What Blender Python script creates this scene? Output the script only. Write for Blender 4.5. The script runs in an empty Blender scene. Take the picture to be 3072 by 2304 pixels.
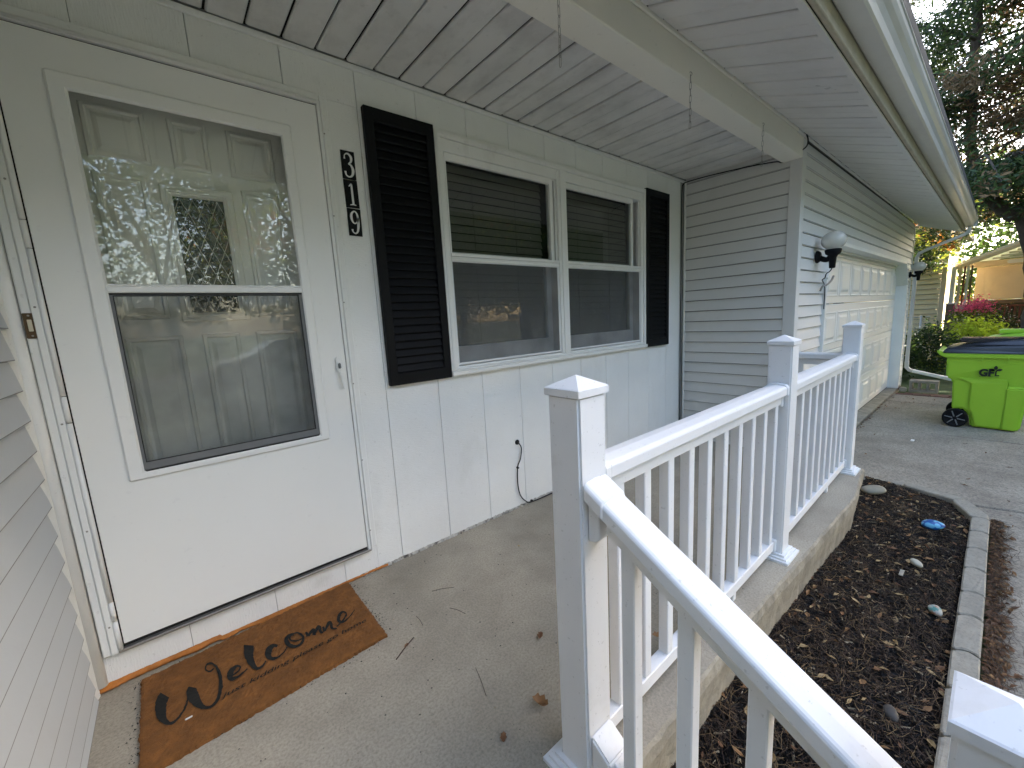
import bpy, bmesh, math, random
import numpy as np
from mathutils import Vector, Matrix
from math import radians, sin, cos, pi

random.seed(7)
rng = np.random.default_rng(7)
scene = bpy.context.scene
COL = scene.collection

# ------------------------------------------------------------------ camera
camd = bpy.data.cameras.new("camera")
cam = bpy.data.objects.new("camera", camd)
COL.objects.link(cam)
camd.sensor_fit = 'HORIZONTAL'
camd.sensor_width = 36.0
camd.lens = 14.349
camd.clip_start = 0.02
camd.clip_end = 900
CR = ((0.7621, -0.6452, -0.0535), (-0.1416, -0.0854, -0.9862), (0.6318, 0.7592, -0.1565))
r, d, f = [Vector(v).normalized() for v in CR]
M = Matrix(((r.x, -d.x, -f.x, 0.0), (r.y, -d.y, -f.y, -2.0), (r.z, -d.z, -f.z, 1.262), (0, 0, 0, 1)))
cam.matrix_world = M
scene.camera = cam

# ------------------------------------------------------------------ light
SUN_TO = Vector((0.80, -0.45, 0.47)).normalized()      # direction towards the sun
world = bpy.data.worlds.new("World")
scene.world = world
world.use_nodes = True
wn = world.node_tree
wn.nodes.clear()
sky = wn.nodes.new('ShaderNodeTexSky')
sky.sky_type = 'NISHITA'
sky.sun_disc = False
sky.sun_elevation = math.asin(SUN_TO.z)
sky.sun_rotation = math.atan2(SUN_TO.x, SUN_TO.y)
sky.air_density = 1.0
sky.dust_density = 2.6
sky.ozone_density = 0.6
bg = wn.nodes.new('ShaderNodeBackground')
bg.inputs['Strength'].default_value = 0.15
wo = wn.nodes.new('ShaderNodeOutputWorld')
wn.links.new(sky.outputs[0], bg.inputs[0])
wn.links.new(bg.outputs[0], wo.inputs[0])

sd = bpy.data.lights.new("sun", 'SUN')
sd.energy = 4.0
sd.angle = radians(0.6)
sd.color = (1.0, 0.93, 0.82)
sun = bpy.data.objects.new("sun", sd)
COL.objects.link(sun)
sun.rotation_euler = (-SUN_TO).to_track_quat('-Z', 'Y').to_euler()

scene.view_settings.view_transform = 'Standard'
scene.view_settings.look = 'None'
scene.view_settings.gamma = 1.0
scene.view_settings.use_curve_mapping = False
scene.view_settings.exposure = 2.9
scene.cycles.max_bounces = 10
scene.cycles.diffuse_bounces = 5
scene.cycles.glossy_bounces = 4
scene.cycles.transparent_max_bounces = 24
scene.cycles.transmission_bounces = 6
scene.cycles.use_denoising = True

# ------------------------------------------------------------------ materials
def mat(name, col, rough=0.6, var=0.05, vs=3.0, speck=0.0, ss=180.0, scol=(0.1, 0.1, 0.09), bump=0.0, bs=120.0,
        aniso=(1, 1, 1), spec=0.4, metal=0.0, dirt=None, dirt2=None, coat=0.0, detail=6):
    """procedural paint: large tone variation, specks, grain bump and up to two stain layers"""
    m = bpy.data.materials.new(name)
    m.use_nodes = True
    nt = m.node_tree
    N, L = nt.nodes, nt.links
    b = N['Principled BSDF']
    b.inputs['Roughness'].default_value = rough
    b.inputs['Metallic'].default_value = metal
    b.inputs['Specular IOR Level'].default_value = spec
    b.inputs['Coat Weight'].default_value = coat
    geo = N.new('ShaderNodeNewGeometry')
    def noise(scale, det=4, an=None, rg=0.6):
        mp = N.new('ShaderNodeMapping')
        if an: mp.inputs['Scale'].default_value = an
        L.new(geo.outputs['Position'], mp.inputs['Vector'])
        n = N.new('ShaderNodeTexNoise')
        n.inputs['Scale'].default_value = scale
        n.inputs['Detail'].default_value = det
        n.inputs['Roughness'].default_value = rg
        L.new(mp.outputs[0], n.inputs['Vector'])
        return n.outputs['Fac']
    def mix(fac, a, c):
        x = N.new('ShaderNodeMix'); x.data_type = 'RGBA'
        L.new(fac, x.inputs[0])
        for i, v in ((6, a), (7, c)):
            if isinstance(v, tuple): x.inputs[i].default_value = (*v[:3], 1)
            else: L.new(v, x.inputs[i])
        return x.outputs[2]
    def ramp(src, lo, hi, amt=1.0):
        x = N.new('ShaderNodeMapRange')
        x.inputs[1].default_value = lo; x.inputs[2].default_value = hi
        x.inputs[3].default_value = 0; x.inputs[4].default_value = amt
        L.new(src, x.inputs[0])
        return x.outputs[0]
    lo = tuple(c * (1 - var) for c in col); hi = tuple(min(1, c * (1 + var)) for c in col)
    c = mix(ramp(noise(vs, detail), 0.3, 0.7), lo, hi)
    for dd in (dirt, dirt2):
        if dd:
            dcol, lo_, hi_, amt, dsc, an = dd
            c = mix(ramp(noise(dsc, 8, an, 0.65), lo_, hi_, amt), c, dcol)
    if speck > 0:
        c = mix(ramp(noise(ss, 2), 0.66, 0.72, speck), c, scol)
    L.new(c, b.inputs['Base Color'])
    if bump > 0:
        bp = N.new('ShaderNodeBump')
        bp.inputs['Strength'].default_value = 1.0
        bp.inputs['Distance'].default_value = bump
        L.new(noise(bs, 4, aniso), bp.inputs['Height'])
        L.new(bp.outputs[0], b.inputs['Normal'])
    return m

def glass_mat(name, tint=(1, 1, 1), ior=1.5, extra=0.0, wavy=0.0):
    m = bpy.data.materials.new(name); m.use_nodes = True
    nt = m.node_tree; N, L = nt.nodes, nt.links
    N.remove(N['Principled BSDF'])
    out = N['Material Output']
    tr = N.new('ShaderNodeBsdfTransparent'); tr.inputs[0].default_value = (*tint, 1)
    gl = N.new('ShaderNodeBsdfGlossy'); gl.inputs['Roughness'].default_value = 0.01
    fr = N.new('ShaderNodeFresnel'); fr.inputs[0].default_value = ior
    mx = N.new('ShaderNodeMixShader')
    ad = N.new('ShaderNodeMath'); ad.operation = 'ADD'; ad.use_clamp = True; ad.inputs[1].default_value = extra
    g0 = N.new('ShaderNodeNewGeometry'); inv = N.new('ShaderNodeMath'); inv.operation = 'SUBTRACT'; inv.inputs[0].default_value = 1; L.new(g0.outputs['Backfacing'], inv.inputs[1])
    ml = N.new('ShaderNodeMath'); ml.operation = 'MULTIPLY'      # rays leaving the sheet are not reflected inside it
    L.new(fr.outputs[0], ad.inputs[0]); L.new(ad.outputs[0], ml.inputs[0]); L.new(inv.outputs[0], ml.inputs[1]); L.new(ml.outputs[0], mx.inputs[0])
    L.new(tr.outputs[0], mx.inputs[1]); L.new(gl.outputs[0], mx.inputs[2]); L.new(mx.outputs[0], out.inputs[0])
    if wavy:
        n = N.new('ShaderNodeTexNoise'); n.inputs['Scale'].default_value = 14
        g = N.new('ShaderNodeNewGeometry'); L.new(g.outputs['Position'], n.inputs['Vector'])
        bp = N.new('ShaderNodeBump'); bp.inputs['Distance'].default_value = wavy
        L.new(n.outputs['Fac'], bp.inputs['Height']); L.new(bp.outputs[0], gl.inputs['Normal'])
    return m

def globe_mat():
    m = screen_mat('ribbed_acrylic', (.80, .79, .72), .30, .15)
    nt = m.node_tree; N, L = nt.nodes, nt.links
    out = N['Material Output']; src = out.inputs[0].links[0].from_socket
    gl = N.new('ShaderNodeBsdfGlossy'); gl.inputs['Roughness'].default_value = .12
    fr = N.new('ShaderNodeFresnel'); fr.inputs[0].default_value = 1.5
    mx = N.new('ShaderNodeMixShader'); L.new(fr.outputs[0], mx.inputs[0]); L.new(src, mx.inputs[1]); L.new(gl.outputs[0], mx.inputs[2]); L.new(mx.outputs[0], out.inputs[0])
    return m

def screen_mat(name, col, open_=0.45, dust=0.3):
    """insect mesh too fine to resolve: partly open, partly grey fibre"""
    m = bpy.data.materials.new(name); m.use_nodes = True
    nt = m.node_tree; N, L = nt.nodes, nt.links
    N.remove(N['Principled BSDF']); out = N['Material Output']
    tr = N.new('ShaderNodeBsdfTransparent')
    df = N.new('ShaderNodeBsdfDiffuse'); df.inputs[0].default_value = (*col, 1)
    g = N.new('ShaderNodeNewGeometry')
    n = N.new('ShaderNodeTexNoise'); n.inputs['Scale'].default_value = 3.0; n.inputs['Detail'].default_value = 5
    L.new(g.outputs['Position'], n.inputs['Vector'])
    mr = N.new('ShaderNodeMapRange'); mr.inputs[1].default_value = .3; mr.inputs[2].default_value = .7
    mr.inputs[3].default_value = open_ * (1 + dust); mr.inputs[4].default_value = open_ * (1 - dust)
    L.new(n.outputs['Fac'], mr.inputs[0])
    mx = N.new('ShaderNodeMixShader'); L.new(mr.outputs[0], mx.inputs[0])
    L.new(df.outputs[0], mx.inputs[1]); L.new(tr.outputs[0], mx.inputs[2]); L.new(mx.outputs[0], out.inputs[0])
    return m

def leaf_mat(name, col, trans=0.35, var=0.35):
    m = bpy.data.materials.new(name); m.use_nodes = True
    nt = m.node_tree; N, L = nt.nodes, nt.links
    b = N['Principled BSDF']; b.inputs['Roughness'].default_value = 0.55; b.inputs['Specular IOR Level'].default_value = .3
    out = N['Material Output']
    g = N.new('ShaderNodeNewGeometry')
    n = N.new('ShaderNodeTexNoise'); n.inputs['Scale'].default_value = 2.2; n.inputs['Detail'].default_value = 8
    L.new(g.outputs['Position'], n.inputs['Vector'])
    mr = N.new('ShaderNodeMapRange'); mr.inputs[1].default_value = .3; mr.inputs[2].default_value = .7
    mr.inputs[3].default_value = 1 - var; mr.inputs[4].default_value = 1 + var
    L.new(n.outputs['Fac'], mr.inputs[0])
    rn = N.new('ShaderNodeMath'); rn.operation = 'MULTIPLY_ADD'; rn.inputs[1].default_value = .5; rn.inputs[2].default_value = .75
    L.new(g.outputs['Random Per Island'], rn.inputs[0])
    mu = N.new('ShaderNodeMath'); mu.operation = 'MULTIPLY'; L.new(mr.outputs[0], mu.inputs[0]); L.new(rn.outputs[0], mu.inputs[1])
    vm = N.new('ShaderNodeVectorMath'); vm.operation = 'SCALE'; vm.inputs[0].default_value = col; L.new(mu.outputs[0], vm.inputs['Scale'])
    L.new(vm.outputs[0], b.inputs['Base Color'])
    t = N.new('ShaderNodeBsdfTranslucent'); L.new(vm.outputs[0], t.inputs[0])
    mx = N.new('ShaderNodeMixShader'); mx.inputs[0].default_value = trans
    L.new(b.outputs[0], mx.inputs[1]); L.new(t.outputs[0], mx.inputs[2]); L.new(mx.outputs[0], out.inputs[0])
    return m

PANEL = mat('painted_board', (.85, .85, .82), .62, .04, 2.2, bump=.0022, bs=30, aniso=(1.2, 1, 9), speck=.25, ss=55, scol=(.42, .4, .36),
            dirt=((.55, .54, .48), .58, .8, .35, 2.5, (1, 1, .5)))
PANEL_V = mat('painted_board_vertical_grain', (.85, .85, .82), .62, .04, 2.2, bump=.0032, bs=26, aniso=(8, 1, 1), speck=.3, ss=60, scol=(.4, .38, .34),
              dirt=((.5, .49, .44), .56, .78, .4, 4, (1, 1, 1)))
TRIM = mat('white_trim', (.82, .82, .79), .5, .03, 4, bump=.0004, bs=90, speck=.2, ss=70, scol=(.4, .38, .33), dirt=((.5, .48, .42), .6, .8, .4, 6, (1, 1, .4)))
METAL_W = mat('white_enamel', (.82, .82, .79), .36, .015, 1.5, spec=.5, speck=.1, ss=30, scol=(.5, .5, .5), dirt=((.6, .6, .58), .6, .85, .25, 2, (1, 1, 1)))
DOOR_IN = mat('entry_door_paint', (.88, .87, .82), .5, .02, 2)
VINYL = mat('white_vinyl', (.80, .805, .81), .52, .02, 3, spec=.45, speck=.3, ss=90, scol=(.3, .3, .28), dirt=((.55, .54, .5), .58, .78, .35, 9, (1, 1, 1)))
SIDING = mat('grey_white_siding', (.71, .71, .69), .5, .03, 1.5, bump=.0004, bs=40, aniso=(1, 1, 3), dirt=((.45, .44, .4), .55, .8, .3, 3, (1, 1, 1)))
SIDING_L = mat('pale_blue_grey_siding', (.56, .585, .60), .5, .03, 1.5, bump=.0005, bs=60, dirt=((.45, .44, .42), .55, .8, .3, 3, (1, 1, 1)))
CEIL = mat('ceiling_enamel', (.74, .73, .70), .5, .03, 2, dirt=((.34, .33, .31), .46, .78, .6, 2.6, (1.6, 1, 1)), dirt2=((.3, .29, .26), .55, .8, .4, 14, (1, .5, 1)), speck=.15, ss=25, scol=(.3, .28, .24))
SOFFIT = mat('soffit_enamel', (.74, .73, .71), .5, .03, 2, dirt=((.4, .4, .38), .5, .8, .4, 4, (1, 1, 1)), dirt2=((.14, .135, .125), .66, .72, .6, 5, (1, 1, 1)))
BEAM = mat('cream_paint', (.83, .80, .71), .6, .03, 2, bump=.0004, bs=70, speck=.12, ss=28, scol=(.3, .25, .2))
FASCIA = mat('aged_fascia_paint', (.44, .40, .31), .7, .12, 6, bump=.0006, bs=60, dirt=((.22, .19, .14), .5, .8, .5, 8, (1, 1, 1)))
GUTTER = mat('gutter_aluminium', (.58, .575, .545), .3, .05, 4, spec=.6, dirt=((.3, .29, .26), .5, .8, .4, 3, (.5, 1, 1)))
BLACK = mat('black_plastic', (.0045, .005, .0065), .55, .1, 4, spec=.18, speck=.1, ss=70, scol=(.1, .1, .1))
RUBBER = mat('black_rubber', (.012, .012, .012), .6, .1, 8)
DARKGAP = mat('dark_gap', (.02, .019, .018), .9, .1)
SCREENFRAME = mat('grey_screen_frame', (.16, .165, .165), .5, .04, 3)
SASH_IN = mat('sash_vinyl', (.72, .73, .73), .5, .02, 3)
BLIND = mat('blind_slat_grey', (.13, .125, .11), .6, .05, 5)
ROOM = mat('dark_room', (.015, .015, .014), .9, .1)
CONC = mat('porch_concrete', (.42, .375, .295), .85, .12, 1.1, bump=.0012, bs=190, speck=.55, ss=120, scol=(.20, .175, .14),
           dirt=((.20, .175, .14), .42, .80, .8, 1.9, (1, 1, 1)), dirt2=((.16, .14, .11), .42, .72, .65, 115, (1, 1, 1)))
CONC_RAW = mat('slab_edge_concrete', (.36, .325, .255), .9, .14, 7, bump=.0022, bs=60, speck=.6, ss=90, scol=(.13, .115, .09),
               dirt=((.15, .135, .11), .42, .72, .75, 6, (1.4, 1.4, .5)), dirt2=((.12, .11, .09), .5, .75, .5, 45, (1, 1, 1)))
DRIVE = mat('aggregate_concrete', (.40, .35, .275), .9, .16, 3, bump=.004, bs=90, speck=.8, ss=60, scol=(.10, .09, .075),
            dirt=((.19, .165, .13), .42, .75, .7, 2.2, (1, 1, 1)), dirt2=((.13, .11, .09), .42, .66, .8, 75, (1, 1, 1)))
BLOCK = mat('edging_concrete', (.35, .315, .25), .9, .14, 6, bump=.002, bs=120, speck=.5, ss=110, scol=(.14, .13, .12), dirt=((.19, .17, .14), .45, .75, .6, 9, (1, 1, 1)), dirt2=((.16, .145, .12), .48, .7, .5, 70, (1, 1, 1)))
BRICK = mat('red_paver', (.17, .085, .065), .9, .2, 9, bump=.001, bs=90)
COIR = mat('coir', (.225, .092, .022), .95, .25, 18, bump=.003, bs=400, speck=.5, ss=170, scol=(.09, .036, .010), dirt=((.13, .055, .016), .42, .7, .6, 40, (1, 1, 1)))
INK = mat('black_print', (.012, .012, .01), .95, .3, 90, speck=.25, ss=330, scol=(.14, .07, .03))
FOAM = mat('orange_foam', (.42, .15, .025), .6, .25, 30, bump=.002, bs=60)
DIRT = mat('dark_soil', (.02, .016, .012), .95, .3, 20, bump=.01, bs=60)
GREEN = mat('lime_plastic', (.32, .56, .035), .42, .04, 3, spec=.4, dirt=((.2, .36, .03), .6, .8, .4, 5, (1, 1, .3)), speck=.15, ss=60, scol=(.1, .15, .02))
STEEL = mat('dull_steel', (.35, .33, .3), .4, .1, 20, metal=.7)
BRASS = mat('old_brass', (.10, .065, .035), .45, .2, 30, metal=.6)
BUTTON = mat('ivory_button', (.6, .55, .42), .4, .03)
WHITEDIGIT = mat('white_digit', (.72, .72, .7), .6, .05, 40)
BARK = mat('bark', (.075, .055, .042), .95, .3, 12, bump=.02, bs=14, aniso=(2, 2, .5))
YELLOWSIDE = mat('pale_yellow_siding', (.92, .77, .48), .6, .05, 2)
CREAMWALL = mat('cream_panel_wall', (.80, .67, .48), .7, .06, 3)
WOOD_OLD = mat('weathered_wood', (.19, .14, .10), .85, .2, 8, bump=.003, bs=20, aniso=(3, 3, .4))
REDWOOD = mat('red_brown_wood', (.20, .06, .04), .7, .15, 6)
LAWN = mat('lawn', (.06, .09, .025), .95, .35, 1.2, bump=.02, bs=30)
ASPHALT = mat('asphalt', (.06, .06, .06), .9, .1, 2, bump=.002, bs=100)
SHINGLE = mat('roof_shingle', (.09, .085, .08), .9, .2, 8, bump=.004, bs=40)
GLASS = glass_mat('window_glass', (.92, .94, .93), 1.5, .03)
GLASS_D = glass_mat('storm_glass', (.95, .96, .95), 1.55, 0.035)
GLOBE = globe_mat()
SCREEN = screen_mat('door_screen', (.10, .105, .105), .62)
SCREEN_W = screen_mat('window_screen', (.13, .135, .137), .45)

# ------------------------------------------------------------------ object helpers
WORLD = {}
def reg(o, p): WORLD[o.name] = Vector(p)
def wpos(o): return WORLD[o.name]

def link(name, me, parent=None, at=(0, 0, 0)):
    o = bpy.data.objects.new(name, me)
    COL.objects.link(o)
    at = Vector(at)
    if parent is not None:
        o.parent = parent
        o.location = at - wpos(parent)
    else:
        o.location = at
    reg(o, at)
    return o

def thing(name, at, label=None, cat=None, group=None, kind=None):
    o = link(name, None, None, at)
    tag(o, label, cat, group, kind)
    return o

def tag(o, label=None, cat=None, group=None, kind=None):
    if label: o['label'] = label
    if cat: o['category'] = cat
    if group: o['group'] = group
    if kind: o['kind'] = kind
    return o

def mesh_from(verts, faces, mat_=None, smooth=False, name='mesh', mats=None, midx=None):
    me = bpy.data.meshes.new(name)
    me.from_pydata([tuple(v) for v in verts], [], faces)
    for mm in (mats or ([mat_] if mat_ else [])): me.materials.append(mm)
    if midx is not None: me.polygons.foreach_set('material_index', midx)
    if smooth: me.polygons.foreach_set('use_smooth', [True] * len(me.polygons))
    me.update()
    return me

def fix_normals(me):
    bm = bmesh.new(); bm.from_mesh(me)
    bmesh.ops.recalc_face_normals(bm, faces=bm.faces)
    bm.to_mesh(me); bm.free()
    return me

def bevel_mesh(me, w, seg=1, ang=0.5):
    bm = bmesh.new(); bm.from_mesh(me)
    bmesh.ops.recalc_face_normals(bm, faces=bm.faces)
    ed = [e for e in bm.edges if len(e.link_faces) == 2 and e.calc_face_angle(0) > ang]
    bmesh.ops.bevel(bm, geom=ed, offset=w, segments=seg, affect='EDGES', clamp_overlap=True)
    bm.to_mesh(me); bm.free(); me.update()
    return me

_box = {}
def box(name, x0, x1, y0, y1, z0, z1, m, parent=None, bev=0.0, seg=1):
    dx, dy, dz = (round(abs(a - b) / 2, 5) for a, b in ((x1, x0), (y1, y0), (z1, z0)))
    key = (dx, dy, dz, m.name, bev, seg)
    me = _box.get(key)
    if me is None:
        v = [(sx * dx, sy * dy, sz * dz) for sx in (-1, 1) for sy in (-1, 1) for sz in (-1, 1)]
        fcs = [(0, 1, 3, 2), (4, 6, 7, 5), (0, 4, 5, 1), (2, 3, 7, 6), (0, 2, 6, 4), (1, 5, 7, 3)]
        me = mesh_from(v, fcs, m, name=name)
        if bev: bevel_mesh(me, bev, seg)
        _box[key] = me
    return link(name, me, parent, ((x0 + x1) / 2, (y0 + y1) / 2, (z0 + z1) / 2))

def prism(name, pts, axis, a0, a1, m, parent=None, bev=0.0, seg=1, smooth=False, asmesh=False):
    """pts: polygon in the two axes other than `axis`, in axis order"""
    ax = [i for i in range(3) if i != axis]
    cx = sum(p[0] for p in pts) / len(pts); cy = sum(p[1] for p in pts) / len(pts); ca = (a0 + a1) / 2
    n = len(pts); v = []
    for a in (a0 - ca, a1 - ca):
        for p in pts:
            q = [0, 0, 0]; q[axis] = a; q[ax[0]] = p[0] - cx; q[ax[1]] = p[1] - cy
            v.append(q)
    fcs = [tuple(range(n))[::-1], tuple(range(n, 2 * n))] + [(i, (i + 1) % n, n + (i + 1) % n, n + i) for i in range(n)]
    me = fix_normals(mesh_from(v, fcs, m, name=name))
    if bev: bevel_mesh(me, bev, seg)
    at = [0, 0, 0]; at[axis] = ca; at[ax[0]] = cx; at[ax[1]] = cy
    o = link(name, me, parent, at)
    if smooth:
        me.polygons.foreach_set('use_smooth', [len(p.vertices) == 4 for p in me.polygons])
    return o

def ring(name, x0, x1, z0, z1, w, y0, y1, m, parent=None, bev=0.0):
    """rectangular frame in the XZ plane, w = border width (or l,r,b,t)"""
    l, rr, b, t = w if isinstance(w, tuple) else (w,) * 4
    cx, cz, cy = (x0 + x1) / 2, (z0 + z1) / 2, (y0 + y1) / 2
    O = [(x0, z0), (x1, z0), (x1, z1), (x0, z1)]
    I = [(x0 + l, z0 + b), (x1 - rr, z0 + b), (x1 - rr, z1 - t), (x0 + l, z1 - t)]
    v = []
    for y in (y0, y1):
        for p in O + I: v.append((p[0] - cx, y - cy, p[1] - cz))
    fcs = []
    for i in range(4):
        j = (i + 1) % 4
        fcs += [(i, j, 4 + j, 4 + i), (8 + i, 12 + i, 12 + j, 8 + j), (i, 8 + i, 8 + j, j), (4 + i, 4 + j, 12 + j, 12 + i)]
    me = fix_normals(mesh_from(v, fcs, m, name=name))
    if bev: bevel_mesh(me, bev)
    return link(name, me, parent, (cx, cy, cz))

def relief(name, x0, x1, z0, z1, y, steps, m, parent=None):
    """concentric raised rectangle facing -Y: steps = [(inset, proud)...]"""
    cx, cz = (x0 + x1) / 2, (z0 + z1) / 2
    v, fcs = [], []
    for ins, pr in steps:
        for p in ((x0 + ins, z0 + ins), (x1 - ins, z0 + ins), (x1 - ins, z1 - ins), (x0 + ins, z1 - ins)):
            v.append((p[0] - cx, -pr, p[1] - cz))
    for k in range(len(steps) - 1):
        for i in range(4):
            j = (i + 1) % 4
            fcs.append((4 * k + i, 4 * k + j, 4 * k + 4 + j, 4 * k + 4 + i))
    e = 4 * (len(steps) - 1)
    fcs.append((e, e + 1, e + 2, e + 3))
    return link(name, mesh_from(v, fcs, m, name=name), parent, (cx, y, cz))

def tube_data(pts, rad, n=8, closed=False):
    pts = [Vector(p) for p in pts]; k = len(pts)
    rad = rad if isinstance(rad, (list, tuple)) else [rad] * k
    V, Fc = [], []
    up = Vector((0, 0, 1)); prev = None
    for i, p in enumerate(pts):
        if closed: t = pts[(i + 1) % k] - pts[i - 1]
        else: t = pts[min(i + 1, k - 1)] - pts[max(i - 1, 0)]
        t.normalize()
        if prev is None:
            a = t.cross(up)
            if a.length < .1: a = t.cross(Vector((1, 0, 0)))
        else:
            a = prev - t * prev.dot(t)
        a.normalize(); prev = a; b = t.cross(a)
        for j in range(n):
            an = 2 * pi * j / n
            V.append(p + (a * cos(an) + b * sin(an)) * rad[i])
    for i in range(k if closed else k - 1):
        for j in range(n):
            i2 = (i + 1) % k
            Fc.append((i * n + j, i * n + (j + 1) % n, i2 * n + (j + 1) % n, i2 * n + j))
    if not closed:
        Fc.append(tuple(range(n))[::-1]); Fc.append(tuple((k - 1) * n + j for j in range(n)))
    return V, Fc

def tube(name, pts, rad, m, parent=None, n=8, closed=False, smooth=True):
    c = sum((Vector(p) for p in pts), Vector()) / len(pts)
    V, Fc = tube_data([Vector(p) - c for p in pts], rad, n, closed)
    return link(name, mesh_from(V, Fc, m, smooth, name), parent, c)

def smooth_path(pts, k=6):
    pts = [Vector(p) for p in pts]; out = []
    for i in range(len(pts) - 1):
        p0, p1, p2, p3 = pts[max(i - 1, 0)], pts[i], pts[i + 1], pts[min(i + 2, len(pts) - 1)]
        for j in range(k):
            t = j / k
            out.append(.5 * ((2 * p1) + (p2 - p0) * t + (2 * p0 - 5 * p1 + 4 * p2 - p3) * t * t + (3 * p1 - p0 - 3 * p2 + p3) * t ** 3))
    out.append(pts[-1])
    return out

def lathe(name, prof, m, parent, at, n=24, smooth=True, axis='Z', flute=0.0):
    V, Fc = [], []
    for (rr, z) in prof:
        for j in range(n):
            a = 2 * pi * j / n
            q = rr * (1 + (flute if j % 2 else 0))
            V.append((q * cos(a), q * sin(a), z))
    for i in range(len(prof) - 1):
        for j in range(n):
            Fc.append((i * n + j, i * n + (j + 1) % n, (i + 1) * n + (j + 1) % n, (i + 1) * n + j))
    Fc.append(tuple(range(n))[::-1]); Fc.append(tuple((len(prof) - 1) * n + j for j in range(n)))
    if axis == 'X': V = [(z, x, y) for x, y, z in V]
    if axis == 'Y': V = [(x, z, y) for x, y, z in V]
    return link(name, fix_normals(mesh_from(V, Fc, m, smooth, name)), parent, at)

def join_boxes(name, boxes, m, parent=None, kind=None):
    V, Fc = [], []
    for (x0, x1, y0, y1, z0, z1) in boxes:
        b = len(V)
        V += [(x, y, z) for x in (x0, x1) for y in (y0, y1) for z in (z0, z1)]
        Fc += [tuple(b + i for i in q) for q in ((0, 1, 3, 2), (4, 6, 7, 5), (0, 4, 5, 1), (2, 3, 7, 6), (0, 2, 6, 4), (1, 5, 7, 3))]
    c = Vector([sum(v[i] for v in V) / len(V) for i in range(3)])
    o = link(name, mesh_from([Vector(v) - c for v in V], Fc, m, name=name), parent, c)
    if kind: o['kind'] = kind
    return o

def pix_ray(px, py):
    """ray of a full-resolution photograph pixel, used once to measure a point on a known real plane"""
    R = CR; dx, dy, dz = px - 1536, py - 1152, 1224.46
    return Vector([R[0][i] * dx + R[1][i] * dy + R[2][i] * dz for i in range(3)])
def on_plane(px, py, ax, val):
    c = Vector((0, -2, 1.262)); dd = pix_ray(px, py)
    return c + dd * ((val - c[ax]) / dd[ax])

# ================================================================== SETTING
G0 = -0.30                                   # driveway / garage floor level (porch floor = 0)
lawn = link('ground', mesh_from([(-400, -400, -.36), (400, -400, -.36), (400, 400, -.36), (-400, 400, -.36)], [(0, 1, 2, 3)], LAWN), None)
tag(lawn, kind='structure')
# street beyond the front lawn
road = link('road', mesh_from([(-200, -22, -.35), (200, -22, -.35), (200, -14, -.35), (-200, -14, -.35)], [(0, 1, 2, 3)], ASPHALT), None)
tag(road, kind='structure')
kerb = box('kerb', -200, 200, -14, -13.85, -.4, -.24, BLOCK); tag(kerb, kind='structure')

# driveway and front walk: cast slabs with recessed joints
drive = thing('driveway', (4.6, -2, G0), kind='structure')
def slab_piece(pts, z=G0, m=DRIVE):
    return prism('concrete_slab', pts, 2, -.42, z, m, drive, bev=.008)
slab_piece([(4.47, -.955), (6.6, -.955), (6.6, -2.7), (4.66, -2.7), (4.44, -1.93), (4.47, -1.88)])
slab_piece([(6.612, -.955), (8.42, -.955), (8.42, -2.7), (6.612, -2.7)])
slab_piece([(8.432, -.955), (9.1, -.955), (9.1, -2.7), (8.432, -2.7)])
slab_piece([(.85, -2.10), (4.04, -2.10), (4.42, -1.95), (4.63, -2.7), (.85, -2.7)])
slab_piece([(.85, -2.712), (4.64, -2.712), (4.64, -4.6), (.85, -4.6)])
slab_piece([(4.66, -2.712), (6.9, -2.712), (6.9, -6.0), (4.66, -6.0)])
slab_piece([(6.912, -2.712), (9.1, -2.712), (9.1, -6.0), (6.912, -6.0)])
slab_piece([(3.895, -.93), (4.46, -.93), (4.46, -1.35), (3.905, -1.35)])
box('garage_sill', 3.95, 9.9, -.945, -.78, -.42, G0 + .022, CONC_RAW, drive, .006)
for i in range(2):
    for j in range(7):
        y1 = -.97 - j * .205 - (i % 2) * .1
        box('paver', 9.115 + i * .112, 9.215 + i * .112, y1 - .197, y1, -.40, G0 + .003 + .004 * ((i * 3 + j) % 3), BRICK, drive, .006)

# porch slab with an uneven, weathered front edge
def porch_slab():
    top = [(-.42, .1), (-.42, -1.45)]
    xs = np.arange(-.38, 3.9, .045)
    edge = []
    for i, x in enumerate(xs):
        base = np.interp(x, [-.4, .8, 1.6, 2.2, 3.3, 3.8, 3.9], [-1.44, -1.435, -1.43, -1.45, -1.482, -1.425, -1.42])
        edge.append((x, base + rng.normal(0, .0012)))
    top = [(-.45, .1)] + [(-.45, -1.44)] + edge + [(3.905, -1.42), (3.905, .1)]
    n = len(top)
    V = [(x, y, 0) for x, y in top]
    ins = 1 + len(edge)
    def lay(off, z, jit):
        out = []
        for i, (x, y) in enumerate(top):
            j = rng.normal(0, jit) if 1 < i <= ins else 0
            out.append((x + (off if i > ins and x > 3 else 0), y - (off if 1 <= i <= ins + 1 else 0) + j, z))
        return out
    V += lay(.008, -.011, .0015) + lay(.012, -.05, .0012) + lay(.004, -.12, .0015) + lay(-.006, -.17, .0022) + lay(-.012, -.40, .002)
    F_ = [tuple(range(n))]
    for k in range(5):
        for i in range(n):
            j = (i + 1) % n
            F_.append((k * n + i, (k + 1) * n + i, (k + 1) * n + j, k * n + j))
    me = mesh_from(V, F_, mats=[CONC, CONC_RAW], midx=[0] + [1] * (5 * n), name='porch_floor')
    return link('porch_floor', fix_normals(me), None)
tag(porch_slab(), kind='structure')
st = thing('porch_steps', (.2, -1.7, -.2), kind='structure')
box('step', -.45, .62, -1.75, -1.47, -.40, -.16, CONC_RAW, st, .01)
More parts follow.
